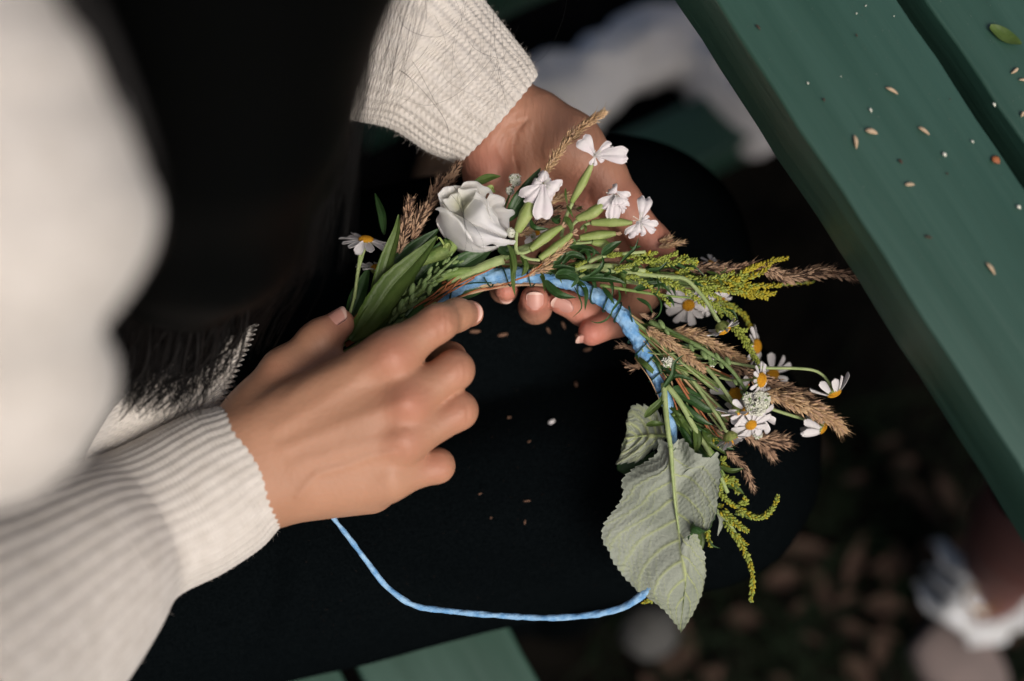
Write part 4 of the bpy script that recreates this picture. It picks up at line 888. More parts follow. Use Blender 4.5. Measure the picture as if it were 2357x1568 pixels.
# narrow dark leaves along the goldenrod and below it
for fn, pts, wd, mt, fo, ro in [
    (S_, [(1330, 1245, 8), (1400, 1180, 10), (1500, 1110, 11), (1592, 1062, 11)], 22, 'leaf_dark', .3, .2), (S_, [(1560, 1360, 8), (1690, 1230, 11), (1770, 1150, 12), (1815, 1010, 12)], 9, 'leaf_dark', .5, .4),
    (S_, [(1840, 1130, 5), (1720, 1150, 8), (1700, 1110, 9)], 7, 'leaf_dark', .5, 0), (S_, [(900, 1130, 3), (1050, 1160, 4), (1200, 1190, 4), (1320, 1240, 4)], 24, 'leaf_dark', .3, .5),
    (S_, [(1040, 1210, 7), (1120, 1200, 9), (1160, 1270, 10), (1140, 1340, 8)], 13, 'leaf_dark', .5, .3), (S_, [(1100, 1130, 7), (1200, 1160, 9), (1230, 1230, 9), (1180, 1280, 7)], 8, 'leaf_dark', .5, .4),
    (S_, [(560, 1380, 3), (760, 1390, 4), (980, 1410, 4)], 15, 'leaf_dark', .3, .2), (S_, [(600, 1470, 2), (820, 1440, 3), (1080, 1440, 3)], 14, 'leaf_dark', .3, -.3), (S_, [(700, 1370, 5), (800, 1290, 6), (870, 1180, 6)], 20, 'leaf_dark', .3, .4),
    (S_, [(820, 1360, 4), (920, 1250, 5), (1060, 1270, 5), (1130, 1340, 4)], 22, 'leaf_dark', .4, .4), (S_, [(1160, 1520, 7), (1290, 1440, 9), (1350, 1340, 10), (1330, 1250, 9)], 12, 'leaf_dark', .4, .2),
    (S_, [(1350, 1520, 5), (1420, 1490, 9), (1440, 1440, 10), (1400, 1410, 9)], 10, 'leaf_dark', .5, .3), (S_, [(1700, 1400, 5), (1760, 1440, 7), (1820, 1420, 6)], 14, 'leaf', .4, .2), (S_, [(1640, 1310, 3), (1760, 1350, 4), (1880, 1410, 4)], 10, 'leaf_dark', .4, .2),
    (S_, [(720, 1520, 5), (850, 1500, 7), (980, 1530, 7), (1040, 1590, 6)], 30, 'leaf_dark', .3, .3), (S_, [(1050, 1560, 5), (1250, 1545, 6), (1500, 1570, 6), (1650, 1620, 5)], 24, 'leaf_dark', .3, .4), (S_, [(1400, 1480, 3), (1500, 1440, 4), (1600, 1420, 4)], 16, 'leaf_dark', .3, .1),
    (C_, [(215, 330, 3), (300, 300, 5), (380, 285, 5), (450, 270, 4)], 20, 'leaf_dark', .25, .2), (C_, [(240, 380, 4), (310, 420, 6), (345, 480, 6)], 10, 'leaf_dark', .4, .2), (C_, [(330, 330, 5), (395, 400, 8), (390, 480, 9), (340, 530, 8)], 5, 'leaf_dark', .4, .3),
    (C_, [(370, 250, 6), (385, 310, 9), (360, 370, 9)], 6, 'leaf_dark', .4, .2), (C_, [(300, 200, 4), (390, 190, 6), (440, 140, 7)], 12, 'leaf_dark', .4, .3), (C_, [(590, 270, 5), (640, 290, 7), (680, 310, 7)], 9, 'leaf_dark', .4, .3),
    (C_, [(820, 450, 4), (870, 470, 5), (900, 520, 4)], 6, 'leaf_dark', .4, .3), (C_, [(440, 360, 4), (470, 400, 6), (485, 440, 6)], 8, 'leaf_dark', .4, .3), (C_, [(780, 220, 3), (820, 200, 5), (820, 175, 5)], 4, 'leaf', .4, .3),
    (S_, [(100, 1110, 10), (160, 1220, 12), (190, 1400, 13), (170, 1500, 12), (180, 1575, 11)], 15, 'leaf', .4, .3), (S_, [(270, 1260, 8), (340, 1370, 10), (330, 1450, 10), (280, 1520, 10)], 15, 'leaf', .4, .3),
    (S_, [(400, 780, 8), (425, 870, 10), (500, 905, 10), (640, 900, 8)], 14, 'leaf_dark', .5, .4), (S_, [(605, 350, 12), (570, 470, 13), (480, 620, 12), (415, 740, 9), (400, 800, 8)], 10, 'leaf_dark', .4, .3),
    (S_, [(100, 800, 6), (240, 580, 8), (400, 330, 9), (530, 105, 8)], 42, 'leaf_dark', .35, .1), (S_, [(-20, 1150, 4), (70, 1190, 6), (180, 1230, 5)], 26, 'leaf_dark', .3, .2), (S_, [(10, 1260, 3), (130, 1190, 4), (260, 1140, 3)], 26, 'leaf_dark', .3, -.2),
    (S_, [(850, 740, 9), (900, 820, 10), (945, 935, 9)], 15, 'leaf', .5, .2), (S_, [(870, 595, 8), (920, 680, 10), (960, 760, 9)], 7, 'leaf', .4, .2), (S_, [(855, 370, 8), (860, 480, 9), (885, 600, 8)], 6, 'leaf', .4, .2), (S_, [(720, 740, 4), (750, 780, 6), (790, 790, 4)], 26, 'leaf_dark', .3, .1),
    (S_, [(880, 1050, 6), (950, 1060, 7), (990, 1100, 6)], 18, 'leaf', .4, .2), (S_, [(1060, 690, 9), (1110, 760, 11), (1140, 820, 10)], 6, 'leaf', .4, .2), (S_, [(1110, 850, 9), (1120, 900, 10), (1115, 950, 9)], 7, 'leaf', .4, .2), (S_, [(1000, 640, 4), (1060, 620, 5), (1070, 600, 5)], 5, 'leaf', .4, .2),
    (G_, [(1010, 330, 7), (1060, 420, 10), (1180, 510, 12), (1370, 540, 12)], 24, 'leaf_dark', .35, .3), (G_, [(590, 0, 10), (620, 180, 12), (625, 380, 12), (650, 520, 11)], 15, 'leaf', .4, .3), (G_, [(720, 20, 8), (770, 130, 10), (720, 290, 9)], 9, 'leaf', .4, .3),
    (G_, [(1340, 400, 6), (1400, 520, 9), (1430, 660, 9), (1320, 780, 6)], 4, 'leaf_dark', .4, .3), (G_, [(1150, 290, 5), (1260, 280, 7), (1370, 330, 8), (1310, 420, 7)], 22, 'leaf_dark', .3, .3), (G_, [(1680, 420, 7), (1760, 520, 10), (1820, 620, 11)], 13, 'leaf_dark', .4, .2),
    (G_, [(1870, 440, 8), (1880, 560, 10), (1790, 700, 11), (1790, 780, 10)], 7, 'leaf_dark', .4, .2), (G_, [(1800, 700, 9), (1720, 800, 9), (1620, 835, 9), (1530, 810, 9)], 5, 'leaf_dark', .4, .2),
    (C_, [(290, 1160, 4), (340, 1110, 6), (400, 1050, 6), (410, 990, 4)], 20, 'leaf', .3, .3), (C_, [(300, 1210, 3), (360, 1200, 5), (430, 1205, 3)], 15, 'leaf', .35, .2), (C_, [(400, 985, 5), (470, 890, 8), (490, 800, 10), (550, 750, 11)], 12, 'leaf_dark', .4, .2),
    (C_, [(410, 960, 5), (470, 900, 6), (540, 890, 4)], 16, 'leaf_dark', .3, .4), (C_, [(500, 1010, 0), (600, 1050, 2), (700, 1110, 2), (790, 1110, 1)], 24, 'leaf_dark', .35, .2), (C_, [(520, 1060, -1), (590, 1130, 1), (680, 1190, 1), (740, 1210, 0)], 22, 'leaf_dark', .35, .3),
    (C_, [(480, 960, 0), (580, 1000, 1), (680, 1040, 0)], 28, 'leaf_dark', .3, -.3), (C_, [(560, 1080, -2), (570, 1200, -1), (560, 1300, -3)], 15, 'leaf_dark', .3, .2), (C_, [(620, 1230, 0), (635, 1310, 1), (620, 1400, 0)], 24, 'leaf', .4, .2), (C_, [(690, 1230, -3), (700, 1280, -1), (730, 1320, -3)], 26, 'leaf', .3, .3),
    (C_, [(740, 1310, -3), (800, 1350, -1), (880, 1370, -2)], 12, 'leaf_dark', .4, .3), (C_, [(780, 1480, -4), (860, 1510, -2), (950, 1490, -2)], 14, 'leaf', .4, .3), (C_, [(560, 1290, -6), (560, 1350, -7), (480, 1400, -7)], 20, 'leaf_dark', .4, .3), (C_, [(480, 1110, -6), (500, 1200, -6), (480, 1290, -7)], 22, 'leaf_dark', .4, .3),
    (H_, [(820, 780, -7), (850, 850, -6), (830, 940, -8)], 14, 'leaf_pale', .4, .3), (H_, [(780, 960, -9), (800, 1000, -9), (845, 1015, -9)], 5, 'leaf_dark', .4, .2), (H_, [(890, 640, -6), (940, 650, -5), (990, 690, -5)], 14, 'leaf', .4, .2), (H_, [(930, 810, -5), (990, 820, -5), (1040, 850, -5)], 7, 'leaf', .4, .2),
    (H_, [(850, 610, -8), (870, 640, -7), (850, 680, -8)], 18, 'leaf_dark', .4, .2), (H_, [(720, 880, -14), (730, 960, -15), (720, 1060, -16)], 22, 'leaf', .3, .3)]:
    leaf(Q_(fn, pts), wd, mt, fo, ro)

# green grain stalk beside the rose stem
def grain():
    mb = MB(); path = Q_(A_, [(470, 1440, 5), (560, 1330, 6), (680, 1220, 7), (780, 1130, 8), (900, 1020, 7)]); p = smooth_path(path, 60); t, a, b = frames(p)
    mb.add(*tube(path, [.0011, .0006], 6))
    for i in range(46):
        k = min(59, int(i / 46 * 60)); th = i * 2.4; out = math.cos(th) * a[k] + math.sin(th) * b[k]; l = rng.uniform(.0015, .0030) * (1.1 - .4 * i / 46); d = t[k] + out * .35
        mb.add(*ell(p[k] + out * rng.uniform(.002, .0048), d, l, l * .42, 7, 6))
    for x, y, l in ((600, 1240, .0034), (680, 1215, .0028), (530, 1345, .0036), (715, 1240, .0026), (600, 1300, .003)):
        mb.add(*ell(A_(x, y, 10), (.25, .9, .2), l, l * .45, 8, 6))
    mb.build('green_grain_ear', M['grain'], wreath)
    mb = MB(); path = Q_(D_, [(-300, 90, 1), (0, 240, 3), (200, 350, 5), (420, 490, 6), (560, 640, 7), (640, 770, 6)]); p = smooth_path(path, 80); t, a, b = frames(p); mb.add(*tube(path, [.0014, .0011, .0009], 6), 0)
    for x, y, l in ((110, 350, .0022), (235, 420, .0026), (285, 450, .0022), (365, 430, .0018), (470, 480, .0024), (405, 525, .0018), (540, 690, .0018), (610, 795, .0016), (-180, 120, .0026), (-130, 190, .002)):
        c = D_(x, y, 5 + rng.uniform(0, 3)); mb.add(*ell(c, (.5, -.8, .2), l, l * .5, 7, 6), 0); j = np.argmin(((p - c) ** 2).sum(1)); mb.add(*tube([c, p[j]], [.0002, .0002], 4, 2), 0)
    mb.build('green_seed_stalk', M['grain'], wreath)
grain()

# ------------------------------------------------------------------ petals as solid sheets with shared meshes
def petal_mesh(name, L, Wd, kind, mt):
    nu, nv = 11, 7; V = []
    for i in range(nu):
        u = i / (nu - 1)
        for j in range(nv):
            s = -1 + 2 * j / (nv - 1)
            w_ = Wd / 2 * (.30 + .75 * math.sin(math.pi * (u ** .9) * .62)) * (1 if u < .82 else math.sqrt(max(0, 1 - ((u - .82) / .20) ** 2)))
            tooth = (-.05 * L * (1 - math.cos(3 * math.pi * s)) * .5 if u > .95 else 0)
            z = -.10 * L * u * u * kind + .10 * Wd * abs(s) ** 2 - .03 * Wd * math.cos(s * 2 * math.pi * 1.5)
            V.append((L * u + tooth, w_ * s, z))
    V = np.array(V); n = len(V); f = grid_faces(nu, nv)
    rim = [j for j in range(nv)] + [i * nv + nv - 1 for i in range(1, nu)] + [(nu - 1) * nv + j for j in range(nv - 2, -1, -1)] + [i * nv for i in range(nu - 2, 0, -1)]
    f = f + [tuple(reversed([a + n for a in q])) for q in f] + [(rim[k], rim[(k + 1) % len(rim)], rim[(k + 1) % len(rim)] + n, rim[k] + n) for k in range(len(rim))]
    me = bpy.data.meshes.new(name); me.from_pydata([tuple(p) for p in V] + [tuple(p - np.array([0, 0, .00018])) for p in V], [], f)
    me.polygons.foreach_set('use_smooth', [True] * len(me.polygons)); me.materials.append(M[mt]); return me
PET = [petal_mesh('daisy_petal', .0085, .0036, k, 'petal') for k in (1, 1.6, .4, 2.2)]
def place(me, name, o, X, Z, sx, sy, parent):
    X = np.asarray(X, float); X /= np.linalg.norm(X); Z = np.asarray(Z, float); Z = Z - X * Z.dot(X); Z /= np.linalg.norm(Z); Y = np.cross(Z, X)
    ob = bpy.data.objects.new(name, me); COL.objects.link(ob); WO[ob.name] = Vector(L2W(o))
    R = np.stack([DW(X), DW(Y), DW(Z)], 1); ob.parent = parent
    ob.location = WO[ob.name] - WO[parent.name]; ob.rotation_euler = Matrix(R.tolist()).to_euler(); ob.scale = (sx, sy, sx); return ob
def daisy(c, nrm, rpx, dpx, npet, lift=0.0, skip=(), stempath=None, sr=.8, dome=.55, recept=True, seed=0, a0=0.0, jit=.12, blur=0):
    """rpx: petal length, dpx: disc radius (picture units); lift<0 bends petals back to the stem"""
    rpx *= 1.02; rs = np.random.default_rng(seed + 11); nrm = np.asarray(nrm, float); nrm /= np.linalg.norm(nrm)
    a = np.cross(nrm, [0, 1, .1]); a = a / np.linalg.norm(a); b = np.cross(nrm, a); sc = (D0 - c[2]) / FPX; R = dpx * sc; PLn = rpx * sc
    mb = MB(); m_, k_ = 16, 5; V = []
    prof = [(.22, -1.05), (.62, -.85), (.92, -.45), (1.02, -.08), (.95, .03)]
    for r_, z_ in prof:
        for j in range(m_):
            th = 2 * math.pi * j / m_; V.append(c + (a * math.cos(th) + b * math.sin(th)) * R * r_ * (1 + .04 * (j % 2)) + nrm * R * z_)
    mb.add(V, grid_faces(len(prof), m_, True))
    if stempath is not None: 
        sp = list(stempath) + [c - nrm * R * .98]; v, f = tube(sp, np.array([sr, sr, sr * .95]) * .001, 7); mb.add(v, f, 1)
    root = mb.build('daisy', [M['recept'], M['stem_pale']], wreath)
    # the yellow disc: a dome of florets
    mb = MB(); V = []; rings = 6
    for i in range(rings + 1):
        ph = i / rings * math.pi / 2
        for j in range(m_): th = 2 * math.pi * j / m_; V.append(c + (a * math.cos(th) + b * math.sin(th)) * R * .96 * math.cos(ph) + nrm * R * dome * math.sin(ph))
    mb.add(V, grid_faces(rings + 1, m_, True))
    for i in range(90):
        u = math.sqrt((i + .5) / 90); th = i * 2.39996; ph = math.acos(min(1, u)); q = (a * math.cos(th) + b * math.sin(th)); d = q * u + nrm * (1.2 - u * .8)
        mb.add(*ell(c + q * R * .96 * u + nrm * R * dome * math.sin(ph), d, R * .14, R * .085, 4, 3))
    mb.build('flower_disc', M['disc'], root)
    for i in range(npet):
        th = a0 + 2 * math.pi * (i + rs.normal(0, jit)) / npet
        if any(lo <= (th % (2 * math.pi)) <= hi for lo, hi in skip): continue
        q = a * math.cos(th) + b * math.sin(th); lf = lift + rs.normal(0, .12); d = q * math.cos(lf) + nrm * math.sin(lf)
        z = nrm * math.cos(lf) - q * math.sin(lf) + np.cross(q, nrm) * rs.normal(0, .25)
        s = PLn / .0085 * rs.uniform(.86, 1.1)
        place(PET[rs.integers(0, 4)], 'petal', c + q * R * .86 + nrm * R * (-.05 + .04 * (i % 3)), d, z, s, s * rs.uniform(.85, 1.15), root)
    return root
daisy(D_(790, 665, 14), (.80, -.05, .60), 24, 18, 12, .0, seed=1, stempath=Q_(D_, [(380, 640, 0), (520, 670, 2), (700, 665, 6)]), sr=.7)
daisy(D_(1508, 790, 4), (.38, -.90, .15), 40, 17, 9, -.62, seed=2, stempath=Q_(D_, [(460, 490, 2), (800, 545, 4), (1120, 552, 5), (1300, 570, 5), (1400, 620, 5), (1465, 700, 5)]), sr=.75, skip=((1.9, 4.0),))
daisy(D_(1392, 1130, -12), (.86, -.42, .12), 44, 16, 10, -.95, seed=3, stempath=Q_(D_, [(820, 925, -8), (1000, 985, -10), (1200, 1045, -12), (1290, 1060, -12)]), sr=.8)
daisy(D_(548, 815, 0), (.15, .35, .9), 44, 18, 7, -.15, seed=4, skip=((0.2, 2.2),), a0=.4)
daisy(D_(560, 975, 10), (.18, -.86, -.15), 38, 15, 10, -.1, seed=5, stempath=Q_(D_, [(250, 540, 4), (340, 640, 6), (450, 790, 8), (520, 890, 10)]), sr=1.0)
daisy(D_(640, 968, 12), (.25, -.35, .9), 34, 11, 9, -.1, seed=6)
daisy(D_(695, 1105, 8), (.25, -.55, .75), 40, 14, 11, -.25, seed=7)
daisy(D_(775, 1010, 2), (.3, .1, .9), 42, 10, 9, -.1, seed=21)
daisy(D_(498, 1240, 6), (.42, -.85, -.18), 24, 17, 12, .35, seed=8, stempath=Q_(D_, [(100, 640, 0), (250, 850, 2), (380, 1040, 4), (450, 1170, 6)]), sr=.9)
daisy(D_(425, 165, 8), (.50, -.80, -.15), 26, 18, 13, -.05, seed=9, stempath=Q_(C_, [(640, 330, 6), (700, 410, 7), (750, 490, 8)]), sr=.95)
daisy(D_(745, 335, -28), (.80, .05, .45), 34, 18, 10, -.1, seed=10, recept=True)
daisy(D_(905, 615, -34), (.25, -.3, .8), 36, 16, 9, .0, seed=12)
daisy(C_(578, 425, -22), (.05, -.45, .80), 42, 15, 13, -.12, seed=13)
daisy(C_(690, 440, -27), (.2, -.6, .7), 28, 9, 9, -.1, seed=14); daisy(C_(800, 395, -30), (.5, -.2, .7), 24, 8, 10, 0, seed=15)
daisy(C_(725, 150, -30), (.3, .5, .5), 22, 8, 7, .1, seed=16); daisy(C_(600, 320, -26), (.2, .4, .8), 22, 8, 9, .1, seed=17)
daisy(A_(300, 920, -6), (.10, .90, .30), 44, 18, 13, -.12, seed=18, stempath=Q_(A_, [(225, 1300, -3), (250, 1120, -5), (285, 990, -6)]), sr=.8)
daisy(A_(372, 1100, -9), (-.05, .85, .25), 36, 15, 10, .3, seed=19)
daisy(D_(735, 1165, -4), (.4, -.6, .5), 20, 9, 10, -.2, seed=20)
daisy(A_(560, 1010, -12), (.2, -.2, .9), 30, 9, 8, 0, seed=22); daisy(S_(480, 950, -10), (.1, .2, .9), 28, 8, 8, 0, seed=23); daisy(A_(735, 1005, -10), (.1, .2, .9), 22, 8, 8, 0, seed=24)

def cluster(c, rpx, n, flat=.6, name='floret_cluster', st=None, seed=0, greenc=.25):
    rs = np.random.default_rng(seed); mb = MB(); R = rpx / 4886
    for i in range(n):
        d = rs.normal(0, 1, 3); d[2] = abs(d[2]); d /= np.linalg.norm(d); p = c + d * R * rs.uniform(.5, 1) * [1, 1, flat]
        if rs.random() < greenc: mb.add(*ell(p - d * .0005, d, .0010, .0006, 5, 4), 1); continue
        for k in range(5):
            th = 2 * math.pi * k / 5 + rs.random(); s = np.cross(d, [.3, .5, .2]); s /= np.linalg.norm(s); q = s * math.cos(th) + np.cross(d, s) * math.sin(th)
            mb.add(*ell(p + q * .0006, q + d * .4, .00075, .00035, 4, 3), 0)
    if st is not None: mb.add(*tube(st, [.0006, .0004], 5), 1)
    mb.build(name, [M['floret'], M['grain']], wreath)
cluster(D_(745, 890, 14), 30, 90, .5, seed=1); cluster(D_(815, 860, 14), 18, 46, .5, seed=2, greenc=.05); cluster(D_(660, 840, 14), 14, 26, .6, seed=3); cluster(D_(770, 960, 12), 16, 40, .6, seed=13, greenc=.05)
cluster(R_(1480, 140, 2), 15, 60, .7, seed=4, st=Q_(A_, [(1200, 720, 0), (1240, 620, 1), (1270, 560, 2)])); cluster(R_(1400, 320, 2), 10, 26, .7, seed=5)
cluster(C_(440, 800, 8), 13, 30, .6, seed=6, st=Q_(C_, [(300, 640, 0), (380, 720, 3), (430, 790, 6)])); cluster(R_(1420, 1040, 8), 11, 40, .6, seed=7, greenc=.05); cluster(C_(735, 800, 4), 11, 26, .7, seed=8, greenc=.9); cluster(B_(200, 880, -6), 14, 30, .6, seed=9)
for x, y, h in ((560, 1195, -6), (760, 1200, -4), (300, 960, -8)): cluster(D_(x, y, h), 12, 24, .6, seed=int(x), greenc=.4)

# ------------------------------------------------------------------ sheets given by outline rows: soapwort petals, rose petals, the big leaf
def sheet(rows, mt, name, parent, nu=26, nv=30, thick=.00028, ruffle=0, rf=9, attrs=None, seed=0, wob=0, smooth_rows=True):
    """surface through rows of points; each row runs from left edge to right edge; first row = base, last = rim"""
    rs = np.random.default_rng(seed); R = [smooth_path(r, nv) for r in rows]; out = np.zeros((nu, nv, 3))
    for j in range(nv): out[:, j] = smooth_path([r[j] for r in R], nu)
    du = np.gradient(out, axis=0); dv = np.gradient(out, axis=1); nn = np.cross(du, dv); nn /= np.linalg.norm(nn, axis=2)[..., None] + 1e-9
    if nn[..., 2].mean() < 0: nn = -nn
    U, Vv = np.meshgrid(np.linspace(0, 1, nu), np.linspace(0, 1, nv), indexing='ij'); ph = rs.uniform(0, 6, 5)
    out = out + nn * (ruffle * U ** 2.5 * (np.sin(Vv * rf * 2 + ph[0]) + .5 * np.sin(Vv * rf * 3.7 + ph[1])))[..., None] + nn * (wob * np.sin(U * 7 + ph[2]) * np.sin(Vv * 9 + ph[3]))[..., None]
    top = out.reshape(-1, 3); bot = (out - nn * thick).reshape(-1, 3); f = grid_faces(nu, nv); n = len(top)
    rim = [j for j in range(nv)] + [i * nv + nv - 1 for i in range(1, nu)] + [(nu - 1) * nv + j for j in range(nv - 2, -1, -1)] + [i * nv for i in range(nu - 2, 0, -1)]
    f = f + [tuple(reversed([a + n for a in q])) for q in f] + [(rim[k], rim[(k + 1) % len(rim)], rim[(k + 1) % len(rim)] + n, rim[k] + n) for k in range(len(rim))]
    at = None
    if attrs is not None: x = attrs(U, Vv, out).ravel(); at = {k: np.concatenate([x, x]) for k in ['heart' if mt == 'rose' else 'vein']}
    return mesh(name, np.concatenate([top, bot]), f, M[mt], parent, attrs=at)

def soap(fn, base, tip, wpx, petals, closed=False, seed=0, h=8):
    """soapwort: a ribbed tubular calyx and five reflexed petals"""
    rs = np.random.default_rng(seed); b0 = fn(*base); t0 = fn(*tip); W_ = wpx * .92 / 4886 / 2
    m1 = (b0 * .62 + t0 * .38); m2 = b0 * .3 + t0 * .7
    side = np.cross(t0 - b0, U3); side /= np.linalg.norm(side); bend = side * W_ * rs.normal(0, .2)
    v, f = tube([b0, b0 * .9 + t0 * .1, m1 + bend, m2 + bend, t0], [W_ * .55, W_ * .80, W_ * 1.0, W_ * .78, W_ * .42], 22, 26, rfun=lambda u, th: 1 + .035 * np.cos(th * 9) + 0 * u)
    root = mesh('soapwort_flower', v, f, M['calyx'], wreath)
    if closed:
        d = (t0 - b0) / np.linalg.norm(t0 - b0); mb = MB()
        for k in range(5): q = rs.normal(0, 1, 3); mb.add(*ell(t0 + d * .001 + q * .0005, d + q * .4, .0016, .0006, 5, 4))
        mb.build('withered_tip', M['straw_pink'], root); return
    for k, (c, e, wd, up) in enumerate(petals):
        A = fn(*c); E = fn(*e); d = E - A; L = np.linalg.norm(d); s = np.cross(d / L, U3); s /= np.linalg.norm(s); w_ = wd * 1.30 / 4886 / 2; up *= .001; E = A + (E - A) * 1.08; d = E - A
        rows = []
        for u, ww, z in ((0, .22, 0), (.25, .42, up * .7), (.55, .85, up), (.82, 1.05, up * .6), (1.0, .72, -up * .5)):
            m_ = A + d * u + U3 * z; rows.append([m_ - s * w_ * ww - U3 * abs(up) * .5 * u, m_ - s * w_ * ww * .4, m_ + (-d / L * .0008 if u == 1 else 0) - U3 * w_ * .12, m_ + s * w_ * ww * .4, m_ + s * w_ * ww - U3 * abs(up) * .6 * u])
        sheet(rows, 'petal_soap', 'petal', root, 18, 16, ruffle=.00035, rf=5, seed=seed * 7 + k)
    if petals:
        c = fn(*petals[0][0]); mb = MB()
        for k in range(6): q = rs.normal(0, 1, 3); q[2] = abs(q[2]) + .5; q /= np.linalg.norm(q); mb.add(*tube([c, c + q * .0022, c + q * .004], [.00012, .0001], 4, 4)); mb.add(*ell(c + q * .0042, q, .0005, .00022, 5, 4))
        mb.build('stamens', M['floret'], root)
soap(S_, (940, 550, 8), (1210, 40, 16), 22, [((1235, -60, 18), (1070, -270, 20), 30, 1.2), ((1235, -60, 18), (1640, -60, 20), 30, 2.0), ((1245, -70, 18), (1450, -190, 20), 20, 1.0), ((1235, -40, 18), (1215, 60, 17), 14, .4), ((1240, -60, 18), (1360, -20, 19), 18, 1.0)], seed=1)
soap(S_, (230, 935, 10), (450, 460, 14), 34, [((560, 310, 16), (320, 500, 15), 30, 2.2), ((570, 320, 17), (560, 740, 17), 34, 1.6), ((580, 310, 16), (730, 420, 16), 44, 2.2), ((560, 290, 16), (480, 225, 15), 32, 1.6), ((570, 290, 15), (660, 240, 15), 30, 1.4), ((540, 330, 17), (470, 600, 15), 18, 1.2)], seed=2)
soap(S_, (1010, 780, 9), (1400, 520, 13), 29, [((1500, 450, 15), (1330, 600, 14), 22, 1.0), ((1500, 450, 15), (1470, 750, 14), 24, 1.2), ((1520, 430, 16), (1450, 370, 15), 24, 1.6), ((1530, 420, 16), (1670, 500, 15), 20, 1.5), ((1520, 480, 17), (1650, 610, 16), 16, 1.2), ((1520, 460, 17), (1540, 590, 18), 20, 1.2), ((1540, 500, 14), (1590, 690, 13), 14, .8)], seed=3)
soap(S_, (1195, 820, 10), (1730, 825, 14), 24, [((1840, 800, 16), (1900, 500, 16), 26, 2.4), ((1840, 810, 16), (1820, 970, 15), 22, 1.4), ((1850, 820, 17), (2030, 890, 16), 24, 1.4), ((1830, 820, 15), (1680, 980, 14), 20, 1.6), ((1850, 800, 17), (1950, 770, 17), 14, .8), ((1780, 810, 15), (1850, 850, 16), 22, .8)], seed=4)
soap(S_, (395, 1170, 9), (810, 870, 8), 27, [], True, 5); soap(S_, (520, 1290, 9), (940, 960, 9), 24, [], True, 6); soap(S_, (1040, 1020, 5), (1510, 960, 4), 27, [], True, 7); soap(S_, (1205, 1070, 6), (1480, 1170, 4), 23, [], True, 8)
for pts, r in (([(222, 930, 9), (210, 1050, 9), (212, 1170, 9), (250, 1230, 9)], .9), ([(240, 1215, 9), (310, 1215, 9), (395, 1180, 9)], .9), ([(270, 1235, 9), (360, 1290, 9), (520, 1310, 8)], .8), ([(945, 560, 7), (890, 680, 6), (840, 800, 4), (800, 1000, 0)], 1.0),
               ([(1010, 790, 8), (950, 850, 6), (930, 940, 4)], .9), ([(1190, 820, 9), (1110, 850, 8), (1060, 900, 6)], .8), ([(980, 1090, 5), (1100, 1085, 6), (1210, 1075, 6)], .7), ([(1000, 1080, 4), (1060, 1030, 5)], .7), ([(0, 1300, 3), (130, 1220, 4), (400, 1120, 3), (600, 1060, 2)], 1.6)):
    stem(Q_(S_, pts), r, 'stem_pale')

